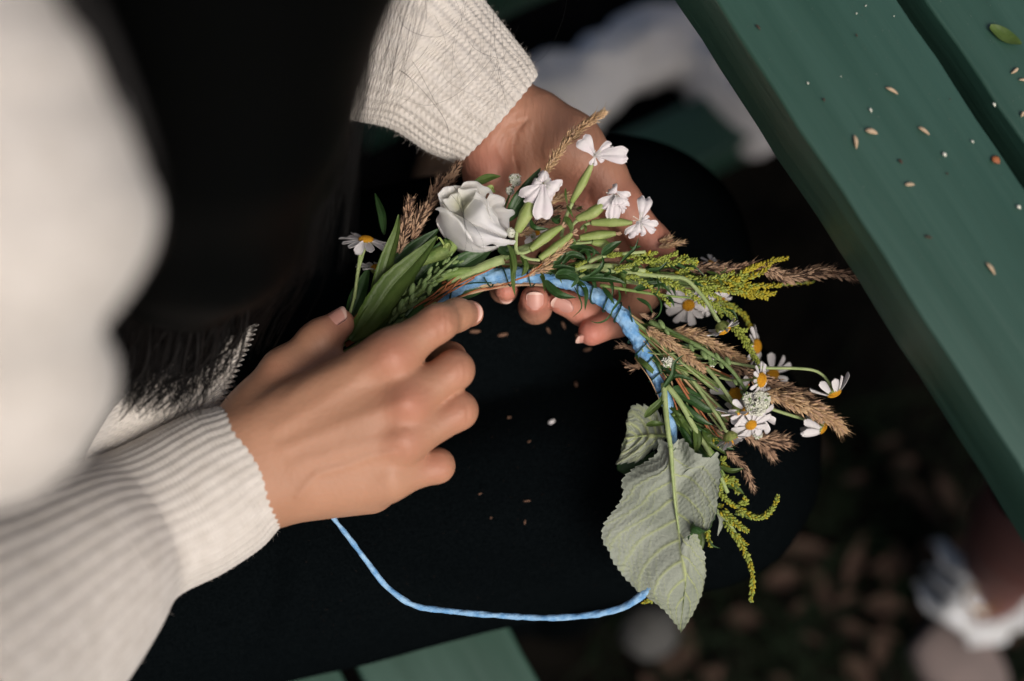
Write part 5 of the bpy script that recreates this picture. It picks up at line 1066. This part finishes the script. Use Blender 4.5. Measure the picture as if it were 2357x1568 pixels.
# ------------------------------------------------------------------ the white rose
def rose():
    v, f = tube(Q_(R_, [(-900, 1900, 0), (-300, 1620, 0), (100, 1430, -1), (330, 1330, -1), (480, 1130, -2)]), [.0016, .0018, .0022, .0036, .003], 14, 40)
    root = mesh('rose', v, f, M['stem'], wreath)
    b = lambda *r: [R_(*p) for p in r]
    heart = lambda cx, cy, rad, amt: (lambda U, V, P: amt * np.exp(-((P[..., 0] - R_(cx, cy, 8)[0]) ** 2 + (P[..., 1] - R_(cx, cy, 8)[1]) ** 2) / (rad / 36000) ** 2))
    hh = heart(560, 560, 190, .85)
    def P(rows, **k): sheet(rows, 'rose', 'petal', root, k.pop('nu', 34), k.pop('nv', 44), thick=.0003, attrs=hh, **{**k, 'ruffle': k.get('ruffle', 0.00025) * .9})
    # back petals: top left, top, right
    P([b((430, 760, 2), (520, 700, 0), (620, 660, 0)), b((280, 560, 6), (400, 500, 3), (540, 480, 2)), b((205, 500, 9), (330, 380, 8), (520, 370, 6)), b((165, 375, 10), (330, 245, 10), (560, 245, 8))], ruffle=.0006, rf=4, seed=1)
    P([b((640, 620, 1), (720, 600, 0), (820, 620, 1)), b((540, 480, 4), (720, 430, 2), (960, 470, 4)), b((520, 330, 8), (740, 300, 6), (1010, 370, 8)), b((530, 255, 10), (655, 178, 10), (840, 178, 11), (1000, 260, 11), (1100, 390, 10))], ruffle=.0006, rf=5, seed=2)
    P([b((760, 760, 0), (850, 850, 0), (900, 980, 0)), b((930, 560, 3), (1050, 720, 1), (1130, 950, 2)), b((1040, 400, 8), (1170, 640, 5), (1290, 960, 6)), b((1060, 340, 10), (1280, 440, 10), (1300, 510, 9), (1275, 590, 9), (1440, 640, 10), (1465, 720, 10), (1370, 800, 8), (1400, 960, 8), (1390, 1140, 7))], ruffle=.0007, rf=8, seed=3, nv=60)
    P([b((215, 640, 5), (180, 900, 2), (330, 1150, -2), (620, 1300, -2)), b((300, 520, 4), (420, 760, 1), (620, 1000, 1), (950, 1230, 1)), b((480, 380, 4), (680, 600, 1), (900, 820, 2), (1250, 1130, 3)), b((640, 290, 6), (900, 380, 4), (1150, 650, 4), (1380, 1060, 5))], seed=12)
    # wrapped inner petals around the heart
    P([b((420, 720, 4), (480, 680, 3), (540, 640, 4)), b((300, 560, 10), (440, 560, 5), (540, 500, 6)), b((255, 480, 14), (400, 410, 12), (520, 350, 12))], ruffle=.0005, rf=4, seed=4)
    P([b((560, 640, 2), (600, 600, 1), (680, 560, 2)), b((520, 470, 9), (620, 480, 3), (760, 440, 5)), b((520, 290, 14), (620, 300, 13), (800, 290, 13), (900, 380, 13))], ruffle=.0004, rf=4, seed=5)
    P([b((560, 640, 3), (640, 720, 2), (780, 800, 2)), b((700, 520, 9), (820, 640, 9), (900, 800, 8)), b((800, 400, 14), (960, 520, 16), (1030, 700, 15), (1060, 900, 12)), b((820, 330, 14), (1000, 480, 17), (1050, 700, 17), (1150, 930, 13))], ruffle=.0004, rf=4, seed=6)
    # the broad swirl that fills the middle
    P([b((600, 690, 8), (640, 850, 12), (860, 930, 14), (1300, 1150, 9)), b((650, 610, 12), (800, 760, 17), (1000, 900, 16), (1340, 1110, 10)), b((740, 500, 13), (930, 640, 18), (1060, 820, 15), (1360, 1060, 10)), b((830, 400, 12), (1000, 500, 14), (1090, 660, 12), (1240, 900, 9), (1390, 1100, 8))], seed=7)
    P([b((430, 700, 7), (560, 760, 9), (850, 900, 13), (1200, 1080, 12)), b((480, 850, 13), (700, 930, 17), (950, 1020, 18), (1300, 1140, 14)), b((600, 1010, 16), (800, 1090, 19), (1080, 1110, 18), (1440, 1170, 13)), b((690, 1150, 14), (820, 1240, 15), (1000, 1210, 16), (1240, 1210, 14), (1495, 1180, 11)), b((730, 1200, 10), (880, 1285, 10), (1060, 1240, 12), (1290, 1262, 10), (1460, 1230, 9))], seed=8, nv=56)
    # the front petal: outside of the cup, its lip rolled outwards
    P([b((200, 700, 6), (140, 860, 0), (300, 1150, -4), (600, 1400, -6), (960, 1395, -6), (1320, 1255, -3)), b((190, 680, 9), (260, 880, 9), (440, 1120, 8), (680, 1320, 6), (980, 1350, 4), (1290, 1258, 2)), b((180, 660, 12), (320, 800, 15), (520, 1010, 16), (700, 1210, 13), (920, 1300, 9), (1260, 1262, 5)), b((150, 650, 14), (320, 700, 18), (510, 860, 20), (640, 1040, 19), (760, 1190, 16), (920, 1278, 12), (1220, 1266, 7)), b((120, 640, 13), (200, 600, 15), (340, 650, 18), (520, 810, 20), (650, 990, 19), (780, 1160, 16), (940, 1262, 12), (1200, 1262, 7))], seed=10, nv=60, nu=44)
    P([b((150, 900, 2), (250, 1000, 0), (400, 1200, -3)), b((210, 640, 4), (330, 800, 6), (480, 1000, 6)), b((200, 480, 8), (300, 600, 9), (420, 700, 8))], seed=11)
    # sepals
    leaf([R_(330, 1330, 0), R_(270, 1230, 3), R_(190, 1120, 5), R_(150, 1170, 5)], 6, 'calyx', .3, name='sepal', parent=root); leaf([R_(380, 1330, 0), R_(330, 1220, 3), R_(280, 1150, 4)], 16, 'leaf', .3, name='sepal', parent=root)
    leaf([R_(300, 1340, 1), R_(340, 1260, 3), R_(360, 1200, 3)], 20, 'calyx', .3, name='sepal', parent=root)
rose()

# ------------------------------------------------------------------ the big felted leaf seen from its pale underside, and its neighbour
def big_leaf(left, right, mid, hs, name, seed=0, veins=8, tooth=.0011, foldh=None, petiole=None, thick=.0004, fork=.9):
    nu, nv = 190, 120; Lp = smooth_path(left, nu); Rp = smooth_path(right, nu); Mp = smooth_path(mid, nu); rs = np.random.default_rng(seed)
    s = np.linspace(-1, 1, nv); out = np.zeros((nu, nv, 3)); vein = np.zeros((nu, nv)); u = np.linspace(0, 1, nu)
    cumL = np.concatenate([[0], np.cumsum(np.linalg.norm(np.diff(Lp, axis=0), axis=1))]); cumR = np.concatenate([[0], np.cumsum(np.linalg.norm(np.diff(Rp, axis=0), axis=1))])
    saw = lambda x, p: ((x / p) % 1.0)
    for i in range(nu):
        l = Lp[i] + (Lp[i] - Mp[i]) / (np.linalg.norm(Lp[i] - Mp[i]) + 1e-6) * tooth * (saw(cumL[i], .0034) + .5 * saw(cumL[i], .0102) - .6) * (1 if 0.03 < u[i] < .99 else 0)
        r = Rp[i] + (Rp[i] - Mp[i]) / (np.linalg.norm(Rp[i] - Mp[i]) + 1e-6) * tooth * (saw(cumR[i], .0034) + .5 * saw(cumR[i], .0102) - .6) * (1 if 0.03 < u[i] < .99 else 0)
        for sgn, E in ((-1, l), (1, r)):
            ks = np.where(s * sgn >= 0)[0]; a = np.abs(s[ks])[:, None]; out[i, ks] = Mp[i] * (1 - a) + E * a
    U, S = np.meshgrid(u, s, indexing='ij'); aS = np.abs(S); wloc = np.linalg.norm(Lp - Rp, axis=1)[:, None] / 2
    px = np.linalg.norm(np.diff(Mp, axis=0), axis=1).sum()
    rel = np.zeros_like(U); rel += -.0012 * np.exp(-(aS * wloc / .0013) ** 2) * 0; ridge = np.exp(-(aS * wloc / (.0008 * (1.2 - .8 * U))) ** 2)
    for k in range(veins):
        u0 = .02 + .86 * k / veins
        for sg in (-1, 1):
            uu = u0 + (0 if sg > 0 else .03); line = uu + .34 * aS ** 1.15 * (1 - .25 * uu)
            dd = np.abs(U - line) * px * .8; on = (S * sg > 0) & (aS < .97)
            ridge = np.maximum(ridge, np.exp(-(dd / .00050) ** 2) * on * (1 - .5 * aS))
            for q, (a0, sl2) in enumerate(((.35, .30), (.55, .22), (.75, .15))):
                b0 = uu + .34 * a0 ** 1.15; l2 = b0 + (aS - a0) * (.34 + sl2 * 2.2); d2 = np.abs(U - l2) * px * .7; ridge = np.maximum(ridge, .45 * np.exp(-(d2 / .00032) ** 2) * on * (aS > a0))
    nn = np.cross(np.gradient(out, axis=0), np.gradient(out, axis=1)); nn /= np.linalg.norm(nn, axis=2)[..., None] + 1e-9
    if nn[..., 2].mean() < 0: nn = -nn
    pucker = -.0004 * np.abs(np.sin((U - .34 * aS ** 1.15) * veins * math.pi / .86)) ** 1 * np.minimum(1, aS * 3) + (.00007) * np.sin(U * 260 + 3 * np.sin(aS * 9) + aS * 14) * (1 - ridge) + .0020 * np.sin(U * 9 + seed + S) * np.sin(S * 4 + 2 * U) + .0006 * np.sin(U * 23 + S * 5)
    out = out + nn * (ridge * .0006 + pucker)[..., None]
    top = out.reshape(-1, 3); bot = (out - nn * thick).reshape(-1, 3); f = np.array(grid_faces(nu, nv)); n = len(top)
    rim = [j for j in range(nv)] + [i * nv + nv - 1 for i in range(1, nu)] + [(nu - 1) * nv + j for j in range(nv - 2, -1, -1)] + [i * nv for i in range(nu - 2, 0, -1)]
    f = np.concatenate([f, f[:, ::-1] + n, np.array([(rim[k], rim[(k + 1) % len(rim)], rim[(k + 1) % len(rim)] + n, rim[k] + n) for k in range(len(rim))])])
    mi = [0] * len(grid_faces(nu, nv)) + [1] * (len(f) - len(grid_faces(nu, nv)))
    vn = ridge.ravel() * .95; o = mesh(name, np.concatenate([top, bot]), f, [M['leaf_pale'], M['leaf_dark']], wreath, attrs={'vein': np.concatenate([vn, vn])}, midx=mi)
    if petiole is not None:
        v, f = tube(petiole, [.0012, .0008, .0006, .0004, .0003, .0001], 8, 60); mesh('midrib', v, f, M['stem_pale'], o)
    return o
big_leaf(Q_(H_, [(545, 425, 2), (480, 358, -2), (458, 450, -3), (370, 505, -6), (262, 590, -6), (250, 720, -7), (135, 900, -10), (180, 1050, -8), (250, 1170, -6), (350, 1275, -5), (480, 1365, -4), (560, 1450, -6), (605, 1523, -8)]),
         Q_(H_, [(550, 425, 2), (600, 366, 3), (650, 372, 6), (700, 430, 9), (770, 462, 10), (828, 440, 8), (835, 600, 11), (822, 700, 11), (815, 780, 10), (758, 880, 9), (700, 885, 6), (742, 1080, -6), (738, 1260, -10), (680, 1400, -9), (606, 1525, -8)]),
         Q_(H_, [(548, 420, 4), (560, 600, 2), (575, 720, 1), (595, 880, 0), (612, 1000, 0), (628, 1120, -1), (640, 1250, -3), (625, 1400, -6), (606, 1522, -8)]), None, 'large_leaf', 3, 8,
         petiole=Q_(H_, [(546, 400, 6), (557, 560, 4.2), (572, 740, 2.4), (594, 900, .8), (612, 1000, .4), (628, 1120, -.8), (640, 1250, -2.8)]))
big_leaf(Q_(H_, [(520, 335, -8), (505, 250, -10), (455, 175, -12), (400, 158, -12), (330, 150, -13), (298, 190, -14), (290, 270, -15), (272, 350, -15)]),
         Q_(H_, [(520, 345, -8), (495, 395, -10), (430, 440, -12), (340, 490, -13), (270, 500, -15), (228, 505, -17), (240, 440, -18), (270, 356, -15)]),
         Q_(H_, [(520, 340, -7), (440, 336, -9), (360, 338, -12), (310, 346, -14), (271, 352, -15)]), None, 'large_leaf', 5, 5, petiole=Q_(H_, [(545, 345, -2), (500, 338, -6), (420, 333, -9), (330, 344, -12)]))
sheet([Q_(H_, [(228, 500, -17), (300, 495, -16), (380, 470, -15), (450, 430, -14)]), Q_(H_, [(225, 540, -20), (300, 530, -20), (390, 500, -19), (455, 460, -18)]), Q_(H_, [(270, 572, -23), (330, 540, -24), (400, 515, -24), (450, 480, -23)])], 'leaf_dark', 'leaf', wreath)

# thin shoots, leaflets and broken grass that fill the bundle
_g = np.random.default_rng(21)
for i in range(46):
    e = _g.uniform(-1, 1); b0 = (1450 + 60 * _g.random(), 740 + 90 * _g.random()); L = _g.uniform(60, 210); an = math.radians(38 + 26 * e)
    c1 = (b0[0] + L * .5 * math.cos(an), b0[1] + L * .5 * math.sin(an)); c2 = (b0[0] + L * math.cos(an + .15 * e), b0[1] + L * math.sin(an + .15 * e))
    if i % 3: stem([F_(*b0, -3), F_(*c1, _g.uniform(-4, 6)), F_(*c2, _g.uniform(-6, 5))], _g.uniform(.18, .42), _g.choice(['stem', 'straw', 'stem_pale', 'rust']))
    else: leaf([F_(*b0, -2), F_(*c1, _g.uniform(0, 6)), F_(*c2, _g.uniform(-4, 4))], _g.uniform(7, 15), _g.choice(['leaf', 'leaf_dark']), .4, _g.uniform(-.4, .5))
for i in range(34):
    x = _g.uniform(1200, 1640); y = 610 + (x - 1200) * .06 + _g.normal(0, 14); L = _g.uniform(35, 90); an = _g.uniform(-.7, .9)
    leaf([F_(x, y, -2), F_(x + L * .5 * math.cos(an), y + L * .5 * math.sin(an), _g.uniform(1, 6)), F_(x + L * math.cos(an + .4), y + L * math.sin(an + .4), _g.uniform(-2, 5))], _g.uniform(6, 15), _g.choice(['leaf_dark', 'leaf_dark', 'leaf']), .4, _g.uniform(-.4, .5))
for i in range(22):
    e = _g.uniform(-1, 1); b0 = (1540 + 20 * e, 920 + 20 * _g.random()); L = _g.uniform(80, 230); an = math.radians(52 + 24 * e)
    leaf([F_(*b0, -4), F_(b0[0] + L * .5 * math.cos(an), b0[1] + L * .5 * math.sin(an), _g.uniform(-6, 1)), F_(b0[0] + L * math.cos(an - .1), b0[1] + L * math.sin(an - .1), -7)], _g.uniform(8, 20), _g.choice(['leaf_dark', 'leaf']), .4, _g.uniform(-.5, .5))

# ------------------------------------------------------------------ under the table: leaves, a cloth, somebody's sandalled foot
def ground_leaf(c, ang, L, wd, up, seed, mt='dry', name='dry_leaf', label='dry brown fallen leaf lying on the dark ground under the table', cat='leaf', group='dry fallen leaves on the ground'):
    rs = np.random.default_rng(seed); n, nv = 12, 7; V = []; d = np.array([math.cos(ang), math.sin(ang), 0]); s = np.array([-d[1], d[0], 0])
    for i in range(n):
        u = i / (n - 1); w_ = wd / 2 * max(.02, math.sin(math.pi * u ** .85))
        for j in range(nv):
            k = -1 + 2 * j / (nv - 1); V.append(c + d * L * (u - .5) + s * w_ * k + np.array([0, 0, 1]) * (.25 * abs(k) * w_ + .10 * L * (u - .5) ** 2 * rs.uniform(.8, 1.2) + up * u + .004))
    V = np.array(V); N = len(V); f = grid_faces(n, nv); f = f + [tuple(reversed([a + N for a in q])) for q in f]
    rim = [j for j in range(nv)] + [i * nv + nv - 1 for i in range(1, n)] + [(n - 1) * nv + j for j in range(nv - 2, -1, -1)] + [i * nv for i in range(n - 2, 0, -1)]
    f += [(rim[k], rim[(k + 1) % len(rim)], rim[(k + 1) % len(rim)] + N, rim[k] + N) for k in range(len(rim))]
    return tag(mesh(name, np.concatenate([V, V - [0, 0, .0006]]), f, M[mt], None, local=False), label, cat, group)
for i, (x, y, x2, y2, wd) in enumerate([(650, 850, 780, 420, 120), (830, 740, 990, 600, 60), (1020, 480, 1160, 820, 90), (450, 820, 520, 1080, 110), (230, 1060, 340, 940, 70), (800, 980, 1120, 1000, 170), (600, 1130, 820, 1220, 120), (820, 1200, 1060, 1250, 80),
                                        (60, 600, 230, 400, 110), (1180, 100, 1400, 380, 80), (300, 1200, 480, 1300, 60), (1150, 1160, 1230, 980, 70), (560, 980, 720, 900, 80), (1180, 640, 1260, 500, 40)]):
    a = on_z(*( (1900 + x / 3.1167) * .9207, (1200 + y / 3.1167) * .9207), .01); b = on_z(*((1900 + x2 / 3.1167) * .9207, (1200 + y2 / 3.1167) * .9207), .01)
    d = b - a; L = np.linalg.norm(d); ground_leaf((a + b) / 2, math.atan2(d[1], d[0]), L, wd / 3.1167 * .9207 / FPX * 1.3, .01, i, label='@')['_x'] = x
for i in range(46):
    x, y = rng.uniform(1500, 2400), rng.uniform(950, 1650)
    ground_leaf(on_z(x, y, .005), rng.uniform(0, 6.3), rng.uniform(.02, .05), rng.uniform(.01, .022), rng.uniform(0, .012), 100 + i)
ground_leaf(on_z(1040, 405, .03), .5, .075, .06, .0, 300, 'tan_leaf', 'fallen_leaf', 'broad tan leaf on the dark ground just below the far knitted cuff', 'leaf', None)
# grass
mb = MB()
for _ in range(900):
    x, y = rng.uniform(1350, 2450), rng.uniform(900, 1700); p = on_z(x, y, 0.0); d = rng.normal(0, .5, 3); d[2] = 1; h = rng.uniform(.015, .045)
    mb.add(*tube([p, p + d * h * .6, p + (d + [d[0], d[1], -.3]) * h], [.0009, .0007, .0002], 3, 4, caps=False))
tag(mb.build('grass', M['grass'], None, local=False), kind='stuff')
# pebbly grey stone beyond the knee
c = on_z(1495, 1450, .02); V, f = ell(c, (0, 0, 1), .02, .027, 16, 10); V = V + np.random.default_rng(3).normal(0, .0008, V.shape)
tag(mesh('stone', V, f, M['stone'], None, local=False), 'smooth grey stone on the dark ground behind the tip of the big pale leaf', 'stone')

def cloth():
    """a bundled white cloth lying under the table"""
    k = .9207; B2 = lambda x, y: ((1100 + x / 2.6137) * k, (y / 2.6137) * k)
    z0 = .06
    F0 = np.array([on_z(*B2(x, y), z0) for x, y in ((560, 520), (900, 520), (1250, 420), (1480, 300), (1700, 430), (1900, 650), (2000, 700))])
    G = Field([F0[:, 0].min() - .09, F0[:, 1].min() - .09, -.005], [F0[:, 0].max() + .13, F0[:, 1].max() + .10, .20], .0045)
    q = lambda x, y, z=z0: on_z(*B2(x, y), z)
    f = G.chain([q(560, 640), q(800, 590), q(1100, 450), q(1350, 330)], [.030, .036, .034, .036], .01)
    f = smin(f, G.chain([q(860, 680), q(1000, 760)], [.034, .018], .01), .02)
    f = smin(f, G.chain([q(1350, 300), q(1560, 250), q(1800, 480), q(1960, 700)], [.036, .036, .036, .040], .01), .02)
    f = smin(f, G.chain([q(1900, 480), q(2100, 700)], [.045, .045], .01), .02)
    f = f + .004 * np.sin(G.X * 55 + 2.5 * np.sin(G.Y * 60)) * np.sin(G.Y * 75 + 2 * np.sin(G.X * 50)) + .0015 * np.sin(G.X * 120 + G.Y * 80)
    v, qd = surface(G, f); v = relax(v, qd, 2)
    tag(mesh('white_cloth', v, qd, M['cloth'], None, local=False), 'crumpled white cloth lying blurred under the table beyond the far hand', 'cloth')
cloth()

def foot():
    e = lambda x, y, z: on_z((1900 + x / 3.1167) * .9207, (1200 + y / 3.1167) * .9207, z)
    p2 = thing('person', 'bare leg of a second person in a white strappy sandal under the table', 'person', tuple(e(1700, 900, 0)))
    G = Field([e(1200, 1500, .1)[0] - .05, e(1500, 1700, .1)[1] - .10, .012], [e(2300, 0, .3)[0] + .25, e(1900, 100, .3)[1] + .25, .58], .005)
    f = G.chain([e(2150, 330, .30) + (e(2150, 330, .30) - e(1960, 560, .20)) * 1.6, e(2120, 380, .28), e(1960, 560, .19), e(1810, 790, .085)], [.052, .044, .036, .030], .01)
    f = smin(f, G.chain([e(1800, 800, .070), e(1680, 930, .050), e(1600, 1040, .035)], [.030, .026, .020], .01), .02)
    f = np.maximum(f, .014 - G.Z)
    v, q = surface(G, f); v = relax(v, q, 2)
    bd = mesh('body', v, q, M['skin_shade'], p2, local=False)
    sd = None
    def strap(pts, wd, zs, lift=.006, thick=.006):
        nonlocal sd
        P = smooth_path([e(x, y, z) for (x, y), z in zip(pts, zs)], 26); t = tangents(P); V = []
        for i in range(26):
            up = np.array([0, 0, 1.0]); s = np.cross(t[i], up); s /= np.linalg.norm(s); 
            for a_, b_ in ((-1, -.5), (-.9, .5), (-.35, .9), (.35, .9), (.9, .5), (1, -.5)): V.append(P[i] + s * wd / 2 * a_ + up * thick * b_)
        F2 = grid_faces(26, 6, True) + [tuple(range(6))[::-1], tuple(range(150, 156))]
        o = mesh('sandal' if sd is None else 'sandal_strap', V, F2, M['sandal'], p2 if sd is None else sd, local=False)
        if sd is None: sd = o
    strap([(1440, 620), (1580, 600), (1740, 690), (1880, 800)], .040, [.08, .135, .150, .125])
    strap([(1370, 780), (1500, 770), (1640, 850), (1760, 950)], .030, [.07, .118, .130, .09])
    strap([(1300, 930), (1420, 920), (1560, 1000), (1660, 1100)], .036, [.045, .095, .10, .06])
    strap([(2120, 900), (1960, 1020), (1830, 1160), (1750, 1300)], .044, [.10, .085, .06, .03], thick=.009)
    S = smooth_path([e(1270, 1180, .02), e(1420, 1330, .02), e(1620, 1520, .02), e(1760, 1760, .02)], 30); t = tangents(S); V = []
    for i in range(30):
        s = np.cross(t[i], [0, 0, 1.0]); s /= np.linalg.norm(s); w_ = .034 * math.sin(math.pi * min(1, .12 + i / 29 * .8)) ** .4
        for a_, b_ in ((-1, -.015), (-1, .012), (-.8, .022), (.8, .022), (1, .012), (1, -.015)): V.append(S[i] + s * w_ * a_ + np.array([0, 0, b_]))
    mesh('sandal_sole', V, grid_faces(30, 6, True) + [tuple(range(6))[::-1], tuple(range(174, 180))], M['sole'], sd, local=False)
    b0 = e(1720, 930, .15); R_b = .010
    bk = smooth_path([b0 + np.array([R_b * 1.4 * math.cos(a), R_b * math.sin(a), 0]) for a in np.linspace(0, 2 * math.pi, 9)], 30); V, f = tube(bk, .0016, 6, 40); mesh('buckle', V, f, M['brass'], sd, local=False)
foot()
# the green leaf on the far board
a = L2W([0, 0, 0]); P0 = [on_z(*Tz(x, y), ZT + z) for x, y, z in ((1735, 150, .002), (1780, 180, .0008), (1840, 218, .001), (1912, 246, .003))]
pl = smooth_path(P0, 16); t = tangents(pl); V = []
for i in range(16):
    u = i / 15; s = np.cross(t[i], [0, 0, 1.0]); s /= np.linalg.norm(s); w_ = .0034 * max(.04, math.sin(math.pi * min(1, u * .9 + .08)) ** .8)
    for k in (-1, -.5, 0, .5, 1): V.append(pl[i] + s * w_ * k + np.array([0, 0, .35 * w_ * abs(k)]))
V = np.array(V); n = len(V); f = grid_faces(16, 5); f = f + [tuple(reversed([q + n for q in x])) for x in f]
tag(mesh('green_leaf', np.concatenate([V, V - [0, 0, .0003]]), f, M['leaf'], None, local=False), 'small narrow green leaf lying on the far tabletop board', 'leaf')

# every seed and crumb gets the label that finds it, counted from the left of the photograph
ORD = ['leftmost', 'second', 'third', 'fourth', 'fifth', 'sixth', 'seventh', 'eighth', 'ninth', 'tenth', 'eleventh', 'twelfth', 'thirteenth', 'fourteenth', 'fifteenth', 'sixteenth']
for grp, txt in (('dry grass seeds scattered on the tabletop', 'pale dry grass seed, {} of those on the green tabletop'), ('white petal crumbs on the tabletop', 'tiny white petal crumb, {} of those on the green tabletop'),
                 ('dark stem crumbs on the tabletop', 'tiny dark stem crumb, {} of those on the green tabletop'), ('dry grass seeds fallen on the trousers', 'small dry seed, {} of those on the black trousers'),
                 ('dry fallen leaves on the ground', 'larger dry brown leaf, {} of the big blurred ones on the ground')):
    L = sorted([o for o in bpy.data.objects if o.get('group') == grp and '_x' in o], key=lambda o: o['_x'])
    for i, o in enumerate(L):
        n = len(L) - 1 - i
        where = 'leftmost' if i == 0 else 'rightmost' if n == 0 else (ORD[i] + ' from the left' if i <= n else ORD[n] + ' from the right')
        o['label'] = txt.format(where); del o['_x']
for o in bpy.data.objects:
    if '_x' in o: del o['_x']
